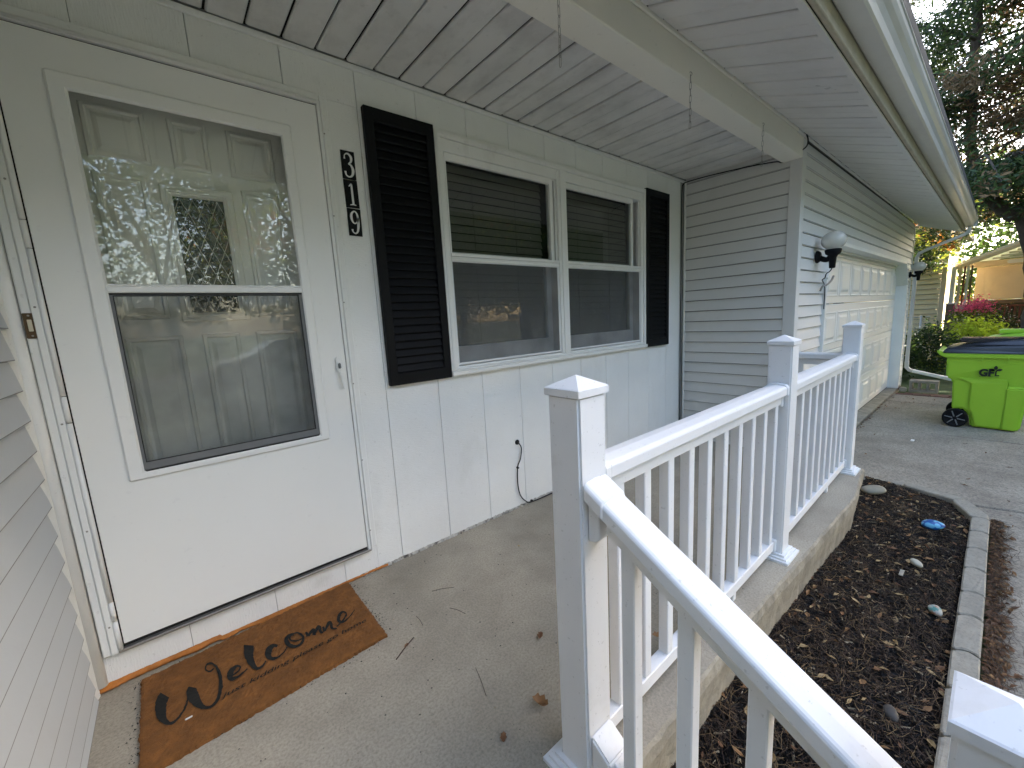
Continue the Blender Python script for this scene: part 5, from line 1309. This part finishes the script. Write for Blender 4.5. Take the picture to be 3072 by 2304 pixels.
def rg_mat():
    r_ = rng.random()
    if r_ < .4: return (-.252 + rng.normal(0, .012) , rng.uniform(-.55, -.03))
    if r_ < .7: return (.535 + rng.normal(0, .012), rng.uniform(-.5, .0))
    return (rng.uniform(-.25, .52), -.50 + rng.normal(0, .010))
tag(scatter('mat_debris', 260, crumb, [M1, M2], region=rg_mat, z_of=lambda x, y: .0003, lift=0), 'dirt crumbs around the edges of the doormat', 'grit')

# edging blocks
def edging(pts, label, bev=.006):
    n = len(pts); V = [(x, y, z) for z in (-.40, -.235) for x, y in pts]
    c = Vector((sum(p[0] for p in pts) / n, sum(p[1] for p in pts) / n, -.32))
    Fc = [tuple(range(n))[::-1], tuple(range(n, 2 * n))] + [(i, (i + 1) % n, n + (i + 1) % n, n + i) for i in range(n)]
    me = fix_normals(mesh_from([Vector(v) - c for v in V], Fc, BLOCK)); bevel_mesh(me, bev, 1, .8)
    for v in me.vertices: v.co += Vector((0, 0, rng.normal(0, .0008)))
    o = link('edging_block', me, None, c)
    o.rotation_euler = (rng.normal(0, .012), rng.normal(0, .008), rng.normal(0, .006))
    tag(o, label, 'edging block', 'concrete edging blocks round the planting bed')
def run_block(x0, x1, label):
    ya, yb = -1.984, -2.068      # inner and outer long side
    pts = []
    for k in range(7):           # left end, concave
        t = k / 6; pts.append((x0 + .020 * sin(pi * t) + .006, yb + (ya - .012 - yb) * t))
    pts += [(x0 + .004, ya - .006), (x0 + .018, ya)]
    pts += [(x1 - .014, ya), (x1 - .004, ya - .010)]
    for k in range(7):
        t = k / 6; pts.append((x1 + .020 * sin(pi * (1 - t)) + .001, ya - .012 + (yb - ya + .012) * t))
    edging(pts[::1], label)
joints = [4.03, 3.776, 3.498, 3.22, 2.94, 2.70, 2.396, 2.13, 1.86, 1.59, 1.32, 1.05]
names_b = ['edging block next to the angled corner block', 'edging block beside the blue painted stone', 'edging block third from the corner of the bed', 'edging block fourth from the corner of the bed',
           'edging block fifth from the corner of the bed', 'edging block level with the small painted pebble', 'edging block just beyond the newel post cap', 'edging block hidden partly by the newel post cap',
           'edging block left of the newel post near the photo edge', 'edging block beside the lower newel post', 'edging block nearest to the bottom of the photo']
for i in range(len(joints) - 1): run_block(joints[i + 1] + .003, joints[i] - .003, names_b[i])
edging([(4.034, -1.980), (4.10, -1.958), (4.262, -1.895), (4.305, -1.885), (4.36, -1.945), (4.30, -1.985), (4.12, -2.062), (4.037, -2.066)], 'angled edging block turning the far corner of the bed')
edging([(4.318, -1.875), (4.392, -1.605), (4.475, -1.62), (4.405, -1.905), (4.368, -1.93)], 'far edging block between the corner and the grey stone')
edging([(4.393, -1.598), (4.365, -1.375), (4.448, -1.365), (4.477, -1.612)], 'far edging block ending near the porch slab')
edging([(4.364, -1.368), (4.36, -1.22), (4.444, -1.22), (4.448, -1.358)], 'last edging block running behind the porch corner')

# stones in the bed
def stone(at, r3, m, label, nm='stone', rot=0.3, cat='stone'):
    bm = bmesh.new(); bmesh.ops.create_icosphere(bm, subdivisions=3, radius=1)
    for v in bm.verts:
        k = 1 + .06 * sin(v.co.x * 3 + at[0] * 9) + .05 * sin(v.co.y * 4 + at[1] * 5) + .04 * cos(v.co.z * 3)
        v.co = Vector((v.co.x * r3[0] * k, v.co.y * r3[1] * k, v.co.z * r3[2] * k))
    me = bpy.data.meshes.new(nm); bm.to_mesh(me); bm.free(); me.materials.append(m)
    me.polygons.foreach_set('use_smooth', [True] * len(me.polygons))
    o = link(nm, me, None, at); o.rotation_euler = (.1, -.1, rot); tag(o, label, cat); return o
STN = mat('grey_cobble', (.30, .27, .2), .7, .12, 12, bump=.001, bs=120, speck=.4, ss=150)
STW = mat('cream_pebble', (.5, .46, .36), .6, .08, 20, speck=.2, ss=200)
STD = mat('dark_rock', (.06, .055, .05), .7, .3, 20)
stone((4.03, -1.475, -.195), (.075, .050, .032), STN, 'large smooth grey tan cobble at the far inner corner of the bed', rot=-.9)
stone((3.085, -1.806, -.232), (.034, .020, .018), STW, 'small cream pebble in the middle of the mulch bed', rot=.8, nm='pebble')
stone((2.665, -1.916, -.243), (.030, .026, .020), mat('teal_and_rust_paint', (.42, .40, .34), .6, .1, 20, dirt=((.05, .22, .2), .5, .56, .9, 26, (1, 1, 1)), dirt2=((.45, .18, .1), .58, .62, .8, 34, (1, 1, 1))),
      'little pebble painted in teal and rust near the edging', rot=.3, nm='painted_stone')
stone((1.845, -1.862, -.245), (.030, .022, .018), STD, 'small dark rock among the leaves in the front part of the bed', nm='rock')
BLUE = bpy.data.materials.new('blue_dotted_paint'); BLUE.use_nodes = True
nt = BLUE.node_tree; b_ = nt.nodes['Principled BSDF']; b_.inputs['Roughness'].default_value = .35
vo = nt.nodes.new('ShaderNodeTexVoronoi'); vo.inputs['Scale'].default_value = 27; tc = nt.nodes.new('ShaderNodeTexCoord')
nt.links.new(tc.outputs['Object'], vo.inputs['Vector'])
mr = nt.nodes.new('ShaderNodeMapRange'); mr.inputs[1].default_value = .40; mr.inputs[2].default_value = .46; mr.inputs[3].default_value = 1; mr.inputs[4].default_value = 0
nt.links.new(vo.outputs['Distance'], mr.inputs[0])
mx = nt.nodes.new('ShaderNodeMix'); mx.data_type = 'RGBA'; mx.inputs[6].default_value = (.01, .09, .32, 1); mx.inputs[7].default_value = (.12, .40, .62, 1)
nt.links.new(mr.outputs[0], mx.inputs[0]); nt.links.new(mx.outputs[2], b_.inputs['Base Color'])
stone((3.70, -1.825, -.228), (.060, .040, .028), BLUE, 'blue painted stone with light blue dots lying on the mulch', nm='painted_stone', rot=-1.1)
tag(box('white_paint_chip', 6.1, 6.16, -1.50, -1.47, G0 + .001, G0 + .012, TRIM, None, .004), 'small white scrap lying on the driveway near the garage', 'scrap')
wood = box('wood_splinter', 2.88, 2.95, -1.775, -1.757, -.236, -.230, BLOCK, None, .002); tag(wood, 'flat grey wood chip lying on the mulch near the cream pebble', 'wood chip')

# ================================================================== TREES AND NEIGHBOURS
def leaf_batch(centers, size, droop, aspect, spread, n_mats, seed, per=1, flat=.5):
    """small leaf quads (two triangles folded) round the given points, numpy built"""
    g = np.random.default_rng(seed)
    c = np.repeat(np.asarray(centers), per, axis=0)
    n = len(c)
    c = c + g.normal(0, 1, (n, 3)) * np.array(spread)
    d_ = g.normal(0, 1, (n, 3)); d_[:, 2] = d_[:, 2] * flat - droop
    d_ /= np.linalg.norm(d_, axis=1)[:, None]
    u = np.cross(d_, g.normal(0, 1, (n, 3))); u /= np.linalg.norm(u, axis=1)[:, None]
    L_ = size * g.uniform(.6, 1.3, n)[:, None]; W_ = L_ * aspect
    V = np.stack([c - d_ * L_ * .5, c + u * W_ * .5, c + d_ * L_ * .5, c - u * W_ * .5], 1).reshape(-1, 3)
    Fc = np.arange(4 * n).reshape(n, 4)
    mi = np.empty(n, int)
    return V, Fc, mi, g, c
def leaf_mesh(name, V, Fc, mi, mats, parent, at):
    me = bpy.data.meshes.new(name)
    V = V - np.array(at)
    me.vertices.add(len(V)); me.vertices.foreach_set('co', V.astype(np.float32).ravel())
    nF, k = Fc.shape
    me.loops.add(nF * k); me.loops.foreach_set('vertex_index', Fc.ravel().astype(np.int32))
    me.polygons.add(nF); me.polygons.foreach_set('loop_start', np.arange(0, nF * k, k, dtype=np.int32)); me.polygons.foreach_set('loop_total', np.full(nF, k, dtype=np.int32))
    for m in mats: me.materials.append(m)
    me.polygons.foreach_set('material_index', mi.astype(np.int32))
    me.update(calc_edges=True)
    return link(name, me, parent, at)
def limb(parent, pts, r0, r1, name='limb', n=9):
    P = smooth_path(pts, 5)
    P = [p + Vector((rng.normal(0, r0 * .10), rng.normal(0, r0 * .10), 0)) for p in P]
    return tube(name, P, [r0 + (r1 - r0) * i / (len(P) - 1) for i in range(len(P))], BARK, parent, n=n)
LG1 = leaf_mat('dark_green_spray', (.040, .062, .026), .3, .4)
LG2 = leaf_mat('mid_green_spray', (.065, .095, .025), .35, .4)
LR = leaf_mat('rust_spray', (.17, .105, .05), .35, .35)
LY = leaf_mat('yellow_green_leaf', (.30, .33, .045), .5, .3)
LO = leaf_mat('orange_leaf', (.42, .17, .035), .5, .3)
LM = leaf_mat('maple_green_leaf', (.07, .115, .025), .45, .35)

# --- large drooping conifer beyond the driveway
TB = (12.2, -2.30, -.35)
tree = thing('conifer_tree', TB, 'tall drooping evergreen with rusty sprays beyond the garage eave', 'tree')
limb(tree, [(12.2, -2.44, -.4), (12.2, -2.38, .8), (12.25, -2.32, 1.7), (12.2, -2.2, 2.3), (12.1, -2.03, 2.75)], .15, .11, 'trunk', 12)
limb(tree, [(12.1, -2.02, 2.6), (12.0, -1.72, 2.95), (11.9, -1.42, 3.6), (11.9, -1.30, 5.0), (12.0, -1.25, 7.5), (12.1, -1.3, 10.5), (12.1, -1.3, 12.5)], .11, .03)
limb(tree, [(12.1, -2.05, 2.6), (12.5, -2.4, 3.6), (12.7, -2.6, 6), (12.7, -2.6, 9), (12.6, -2.6, 11.5)], .12, .03)
bp_ = []
for i in range(150):
    st_ = rng.random(); zc = 2.7 + 9.6 * st_
    bx, by = (11.95, -1.35) if i % 2 else (12.65, -2.55)
    a = rng.random() * 2 * pi; R_ = (3.4 - 2.4 * (zc - 3) / 10) * rng.uniform(.6, 1.05)
    R_ = max(.6, R_)
    dz = rng.uniform(-.15, .45)
    ex, ey, ez = bx + cos(a) * R_, by + sin(a) * R_, zc + dz - .28 * R_
    if ey > -.2 and ez < 3.4: continue
    pts = [(bx, by, zc), (bx + cos(a) * R_ * .5, by + sin(a) * R_ * .5, zc + dz * .7), (ex, ey, ez)]
    if i % 2 == 0 or zc < 6: limb(tree, pts, .03, .008, 'limb', 5)
    m_ = int(34 * R_)
    for k in range(m_):
        t = (k + rng.random()) / m_
        t = .12 + .88 * t
        p = [(1 - t) ** 2 * pts[0][j] + 2 * t * (1 - t) * pts[1][j] + t * t * pts[2][j] for j in range(3)]
        w_ = .22 + .25 * (1 - t)
        bp_.append((p[0] + rng.normal(0, w_ * .6), p[1] + rng.normal(0, w_ * .6), p[2] - abs(rng.normal(0, .14))))
bp_ = np.array(bp_)
V, Fc, mi, g_, cc = leaf_batch(bp_, .105, .55, .30, (.085, .085, .075), 3, 3, per=14, flat=.6)
cl = np.sin(cc[:, 0] * 2.1 + 1) + np.sin(cc[:, 1] * 2.7) + np.sin(cc[:, 2] * 1.9) + g_.normal(0, .5, len(cc))
mi = np.where(cl > 1.0, 2, np.where(g_.random(len(cc)) < .5, 1, 0))
leaf_mesh('crown', V, Fc, mi, [LG1, LG2, LR], tree, TB)

# --- maple branches hanging low beyond the garage corner
T2 = (14.3, .9, -.35)
maple = thing('maple_tree', T2, 'maple with low yellow and orange autumn branches beyond the garage corner', 'tree')
limb(maple, [(14.3, .9, -.4), (14.2, .9, 2), (14.0, .7, 3.6), (13.8, .5, 6)], .14, .05, 'trunk')
bp2 = []
for i in range(34):
    a = rng.uniform(-2.6, -.7); zc = rng.uniform(2.4, 4.6); R_ = rng.uniform(.9, 2.7)
    bx, by = 14.0, .7
    ex, ey = bx + cos(a) * R_ * .7 - .4, by + sin(a) * R_
    ez = max(1.72, zc - .30 * R_)
    pts = [(bx, by, zc), ((bx + ex) / 2, (by + ey) / 2, zc + .15), (ex, ey, ez)]
    limb(maple, pts, .018, .006, 'limb', 5)
    for k in range(26):
        t = .3 + .7 * rng.random()
        p = [(1 - t) ** 2 * pts[0][j] + 2 * t * (1 - t) * pts[1][j] + t * t * pts[2][j] for j in range(3)]
        bp2.append(p)
V, Fc, mi, g_, cc = leaf_batch(np.array(bp2), .10, .35, .62, (.13, .13, .09), 3, 5, per=6, flat=.5)
cl = np.sin(cc[:, 1] * 4.1) + np.sin(cc[:, 2] * 5.3) + g_.normal(0, .6, len(cc))
mi = np.where(cl > .9, 1, np.where(cl > -.3, 0, 2))
leaf_mesh('crown', V, Fc, mi, [LY, LO, LM], maple, T2)

# --- shade trees across the front lawn (behind the photographer; some seen in the door glass, others added to block the sun)
def shade_tree(at, R_, H_, label, seed, nl=15000, src=None):
    t = thing('maple_tree', at, label, 'tree', 'maples on the front lawn')
    X, Y, Z = at
    limb(t, [(X, Y, Z - .05), (X + .1, Y, Z + 1.5), (X, Y + .1, Z + 3)], .24, .17, 'trunk', 12)
    g = np.random.default_rng(seed)
    for k in range(9):
        a = k * .7 + seed; limb(t, [(X, Y, Z + 2.2 + .25 * k), (X + cos(a) * R_ * .4, Y + sin(a) * R_ * .4, Z + 3.4 + .45 * k), (X + cos(a) * R_ * .8, Y + sin(a) * R_ * .8, Z + 3.8 + .6 * k)], .07, .015, 'limb', 6)
    cs = []
    while len(cs) < 210:
        p = g.normal(0, 1, 3); p /= np.linalg.norm(p); p *= g.uniform(.45, 1) ** .5
        cs.append((X + p[0] * R_, Y + p[1] * R_, Z + H_ * .60 + p[2] * H_ * .40))
    V, Fc, mi, g2, cc = leaf_batch(np.array(cs), .17, .3, .72, (.42, .42, .34), 3, seed, per=nl // 210, flat=.7)
    cl = np.sin(cc[:, 0] * 1.3 + seed) + np.sin(cc[:, 2] * 1.7) + g2.normal(0, .5, len(cc))
    mi = np.where(cl > 1.75, 1, np.where(cl > 1.0, 0, 2))
    leaf_mesh('crown', V, Fc, mi, [LY, LO, LM], t, at)
shade_tree((.2, -17.0, -.36), 3.6, 8.6, 'broad autumn maple across the street straight out from the porch', 11, 15000)
shade_tree((5.0, -16.8, -.36), 3.6, 9.0, 'green maple across the street straight out from the window', 41, 15000)
shade_tree((10.0, -18.0, -.36), 3.8, 8.8, 'broad autumn maple across the street from the driveway', 12, 15000)
shade_tree((-8.6, -18.5, -.36), 3.8, 8.0, 'autumn maple across the street at the left', 14, 13000)
shade_tree((14.0, -19.0, -.36), 3.6, 7.4, 'autumn maple across the street towards the neighbouring house', 18, 11000)
shade_tree((12.6, -5.6, -.36), 2.9, 9.0, 'tall dense maple next to the evergreen, added to block the sun', 15, 62000)  # added and thickened to stop sun reaching the porch and garage front
shade_tree((24.5, -.5, -.36), 3.4, 6.6, 'yellowing maple behind the neighbouring house', 45, 16000)
shade_tree((17.3, -9.4, -.36), 3.4, 10.8, 'tall maple far along the street, added to block the sun', 16, 26000)  # unseen tree put in to keep sun off the wall and garage
shade_tree((9.4, -6.2, -.36), 1.8, 5.6, 'low round maple beside the driveway, added to block the sun', 17, 18000)  # unseen tree put in to shade the railing and bed
shade_tree((10.6, -9.6, -.36), 3.3, 10.4, 'large dense maple at the end of the driveway, added to block the sun', 19, 36000)  # unseen; put in to keep direct sun off the front walk
shade_tree((6.4, -10.6, -.36), 2.8, 7.2, 'spreading maple on the lawn short of the street', 20, 26000)

# --- shrubs
def shrub(at, R3, n, mats, wts, label, seed, size=.07, asp=.5, cat='shrub', name='shrub', top=None):
    t = thing(name, (at[0], at[1], at[2]), label, cat)
    g = np.random.default_rng(seed)
    m_ = max(30, n // 14)
    p = g.normal(0, 1, (m_, 3)); p /= np.linalg.norm(p, axis=1)[:, None]; p *= (g.uniform(.3, 1, m_) ** .4)[:, None]
    p = p * np.array(R3) + np.array([at[0], at[1], at[2] + R3[2]])
    p[:, 2] = np.maximum(p[:, 2], at[2] + .03)
    for k in range(7):
        tube('stem', smooth_path([(at[0], at[1], at[2]), (at[0] + g.normal(0, .1), at[1] + g.normal(0, .1), at[2] + R3[2] * .6), tuple(p[k])], 3), .006, BARK, t, n=4)
    V, Fc, mi, g2, cc = leaf_batch(p, size, .05, asp, (.075, .075, .065), 3, seed, per=14, flat=.7)
    mi = g2.choice(len(mats), len(cc), p=wts)
    if top is not None: mi = np.where(cc[:, 2] > at[2] + 2 * R3[2] * top + g2.normal(0, .04, len(cc)), 0, np.maximum(mi, 1))
    leaf_mesh('foliage', V, Fc, mi, mats, t, at)
DG = leaf_mat('deep_green_leaf', (.035, .06, .02), .3, .4)
LIME = leaf_mat('lime_leaf', (.50, .60, .05), .5, .25)
PINK = leaf_mat('pink_petal', (.85, .13, .26), .4, .3)
WHT = leaf_mat('white_petal', (.75, .7, .65), .4, .1)
shrub((11.5, -.72, -.36), (.45, .33, .48), 2400, [DG, LM], [.75, .25], 'dark green shrub behind the downspout', 21)
shrub((12.0, -1.12, -.36), (.45, .30, .56), 2400, [DG, LM, LY], [.6, .3, .1], 'loose green shrub right of the downspout, in front of the yellow siding', 22)
shrub((11.2, -.40, -.36), (.3, .22, .52), 1600, [DG, LM], [.7, .3], 'narrow green shrub against the far garage corner', 23)
shrub((12.9, -1.72, -.26), (.5, .45, .50), 4400, [LIME, LM, DG], [.45, .35, .2], 'bright yellow green shrub behind the waste carts', 24, size=.075, top=.62)
shrub((13.9, -1.60, .42), (.32, .30, .36), 2600, [PINK, LY, LM, WHT], [.25, .25, .45, .05], 'bush topped with pink flowers by the neighbouring porch', 25, size=.05, top=.66, cat='flowering bush', name='flowering_bush')
shrub((14.1, -2.02, -.1), (.30, .26, .52), 1500, [WHT, LM, DG], [.10, .4, .5], 'sparse bush with white blossom in front of the dark porch bay', 26, size=.05)

# evergreens and a maple added out of view to darken the posts' left faces
ADDED_YEW = leaf_mat('added_yew_needles', (.018, .032, .014), .1, .4)
shrub((-1.45, -2.95, -.36), (.85, 1.2, 1.85), 24000, [ADDED_YEW, DG], [.8, .2], 'dense dark yew added out of view left of the porch steps to block light', 31, size=.13)
shrub((-1.5, -5.2, -.36), (.85, 1.35, 1.95), 22000, [ADDED_YEW, DG], [.8, .2], 'second dense dark yew added out of view further from the porch to block light', 32, size=.13)
shade_tree((-6.2, -7.4, -.36), 3.2, 8.6, 'dense maple added out of view at the left end of the front lawn to block light', 33, 24000)
# --- neighbouring house
nb = thing('neighbour_house', (15.5, 0, -.36), 'pale yellow neighbouring house with lapped siding and a covered side porch', 'house')
nw = join_boxes('side_wall', [(15.02, 21, -.90, 6, -.36, 3.6)], YELLOWSIDE, nb)
z_ = -.30
while z_ < 3.55:
    o = prism('siding_plank', [(15.019, z_), (14.995, z_), (14.995, z_ + .010), (15.016, z_ + .1205), (15.019, z_ + .1205)], 1, -.95, 5.2, YELLOWSIDE, nw)
    o.data.materials.append(LAPSHADE); o.data.polygons[3].material_index = 1
    z_ += .1245
box('corner_board', 14.985, 15.018, -1.045, -.952, -.36, 3.0, CREAMWALL, nb, .004)
prism('roof', [(-1.2, 2.98), (2.6, 4.7), (6.6, 2.9), (6.6, 3.05), (2.6, 4.9), (-1.2, 3.12)], 0, 14.6, 21, SHINGLE, nb)
# side porch wing
pw = box('porch_wall', 16.0, 16.1, -5.5, -1.50, 1.10, 1.92, CREAMWALL, nb)
for k in range(26):
    box('wall_board', 15.985, 15.999, -1.645 - k * .152, -1.503 - k * .152, 1.10, 1.90, CREAMWALL, pw)
box('porch_beam', 15.93, 16.08, -5.5, -1.45, 1.00, 1.095, WOOD_OLD, nb, .004)
box('porch_lintel', 15.80, 15.95, -5.5, -1.25, 1.925, 2.06, CREAMWALL, nb, .004)
box('awning_roll', 15.60, 15.70, -5.5, -1.98, 1.95, 2.03, METAL_W, nb, .02, 2)
prism('rake_board', [(-1.14, 1.86), (-1.80, 2.13), (-2.45, 2.40), (-2.45, 2.50), (-1.80, 2.22), (-1.14, 1.95)], 0, 15.05, 15.12, CREAMWALL, nb, .004)
prism('porch_roof', [(-1.16, 1.96), (-2.5, 2.50), (-5.5, 2.52), (-5.5, 2.60), (-2.5, 2.58), (-1.16, 2.02)], 0, 15.13, 19, GUTTER, nb)
for k in range(9):
    za = 2.06 + k * .052
    box('gable_slat', 15.42, 15.46, -5.5, -1.75 - k * .12, za, za + .04, METAL_W, nb)
for (y_, w_, m_) in ((-1.155, .075, METAL_W), (-1.265, .05, CREAMWALL), (-1.335, .03, REDWOOD), (-1.39, .045, METAL_W), (-1.45, .03, WOOD_OLD)):
    box('porch_column', 15.0 + .25 * abs(y_ + 1.1), 15.09 + .25 * abs(y_ + 1.1), y_ - w_ / 2, y_ + w_ / 2, -.36, 1.95, m_, nb, .004)
join_boxes('under_porch', [(16.6, 16.7, -5.5, -1.0, -.36, 1.0)], ROOM, nb)
box('deck_board', 14.6, 16.6, -5.5, -1.9, .30, .36, WOOD_OLD, nb)
box('deck_board', 14.5, 14.6, -5.5, -1.9, .40, .46, CREAMWALL, nb, .004)
box('deck_board', 14.5, 14.6, -5.5, -1.9, .20, .38, WOOD_OLD, nb, .004)
ch = thing('porch_bench', (15.4, -2.25, .36), 'red brown slatted bench on the neighbouring deck', 'bench')
for k in range(6): box('back_slat', 15.40, 15.43, -2.06 - k * .075, -2.03 - k * .075, .55, .93, REDWOOD, ch, .003)
box('seat', 15.0, 15.4, -2.5, -1.98, .56, .60, REDWOOD, ch, .004)
box('top_rail', 15.38, 15.44, -2.52, -1.98, .93, .97, REDWOOD, ch, .004)
for (a, b) in ((15.02, -2.0), (15.02, -2.47), (15.36, -2.0), (15.36, -2.47)): box('leg', a, a + .04, b - .04, b, .36, .56, REDWOOD, ch, .003)

# --- timber gate post and wire fence
gp = thing('fence_post', (14.2, -1.18, -.36), 'dark weathered timber post with a pale cap by the neighbouring porch', 'post')
box('post_shaft', 14.15, 14.28, -1.275, -1.135, -.36, 1.06, WOOD_OLD, gp, .006)
box('post_cap', 14.13, 14.30, -1.30, -1.115, 1.06, 1.085, TRIM, gp, .006)
fp = thing('stone_pillar', (14.5, -1.38, -.36), 'pale rough stone pillar beside the timber post', 'pillar')
for k in range(9): box('stone', 14.44 + .008 * (k % 2), 14.58, -1.425 - .008 * (k % 3), -1.335, -.36 + k * .155, -.36 + (k + 1) * .155 - .006, STW, fp, .015, 2)
wf = thing('wire_fence', (13.5, -.6, -.36), 'chain link fence with steel posts between the shrubs', 'fence')
for y_ in (-.42, -.80, .2): tube('fence_pole', [(13.5, y_, -.36), (13.5, y_, .84)], .022, GUTTER, wf)
tube('top_pipe', [(13.5, -.95, .80), (13.5, 3.5, .80)], .015, GUTTER, wf)
def wires():
    V, Fc = [], []
    for k in range(90):
        for s in (1, -1):
            y0_ = -.95 + k * .05; z0__, z1__ = -.3, .79; dy = s * 1.09
            a, b = Vector((13.5, y0_ - (dy / 2), z0__)), Vector((13.5, y0_ + dy / 2, z1__))
            # clip to y >= -.95
            pts = [a, b]
            if min(a.y, b.y) < -.95:
                t = (-.95 - a.y) / (b.y - a.y); c = a.lerp(b, t)
                pts = [c, b] if b.y > a.y else [a, c]
            q, r_ = pts
            if (r_ - q).length < .05: continue
            n = Vector((0, -(r_ - q).z, (r_ - q).y)).normalized() * .0022
            i = len(V); V += [q + n, q - n, r_ - n, r_ + n]; Fc.append((i, i + 1, i + 2, i + 3))
    c = Vector((13.5, -.6, -.36))
    o = link('wire_mesh', mesh_from([v - c for v in V], Fc, GUTTER), wf, c); o['kind'] = 'stuff'
wires()
# overhead service wires
for k, (za, zb) in enumerate(((4.55, 5.4), (4.37, 4.9))):
    o = tube('overhead_wire', smooth_path([(10.4, -.4, za - .25), (13, -2.0, za + .05), (24, -9, zb)], 6), .008, RUBBER, None, n=5)
    tag(o, ['upper overhead service wire crossing in front of the evergreen', 'lower overhead service wire crossing in front of the evergreen'][k], 'wire')

# parked car in the street, seen only as a reflection
car = thing('parked_car', (3.0, -12.6, -.35), 'dark blue parked car at the kerb behind the photographer', 'car')
CARP = mat('car_paint', (.02, .03, .06), .2, .02, spec=.6, coat=.6)
cpf = [(-2.2, .25), (-2.2, .62), (-2.0, .82), (-1.2, .95), (-.55, 1.38), (.75, 1.42), (1.55, 1.0), (2.15, .9), (2.25, .5), (2.2, .25), (1.75, .25), (1.6, .48), (1.3, .55), (1.0, .45), (.9, .25), (-.95, .25), (-1.05, .45), (-1.35, .55), (-1.65, .48), (-1.8, .25)]
prism('body', [(3.0 + a, -.35 + b) for a, b in cpf], 1, -13.45, -11.7, CARP, car, .06, 3)
prism('side_window', [(3.0 + a, -.35 + b) for a, b in ((-1.0, .98), (-.5, 1.32), (.7, 1.35), (1.25, 1.02))], 1, -11.705, -11.692, BLACK, car)
for a in (-1.35, 1.3):
    for yy in (-11.75, -13.4): lathe('wheel', [(.12, -.09), (.30, -.09), (.32, -.07), (.32, .07), (.30, .09), (.12, .09)], RUBBER, car, (3.0 + a, yy, -.35 + .32), n=24, axis='Y')
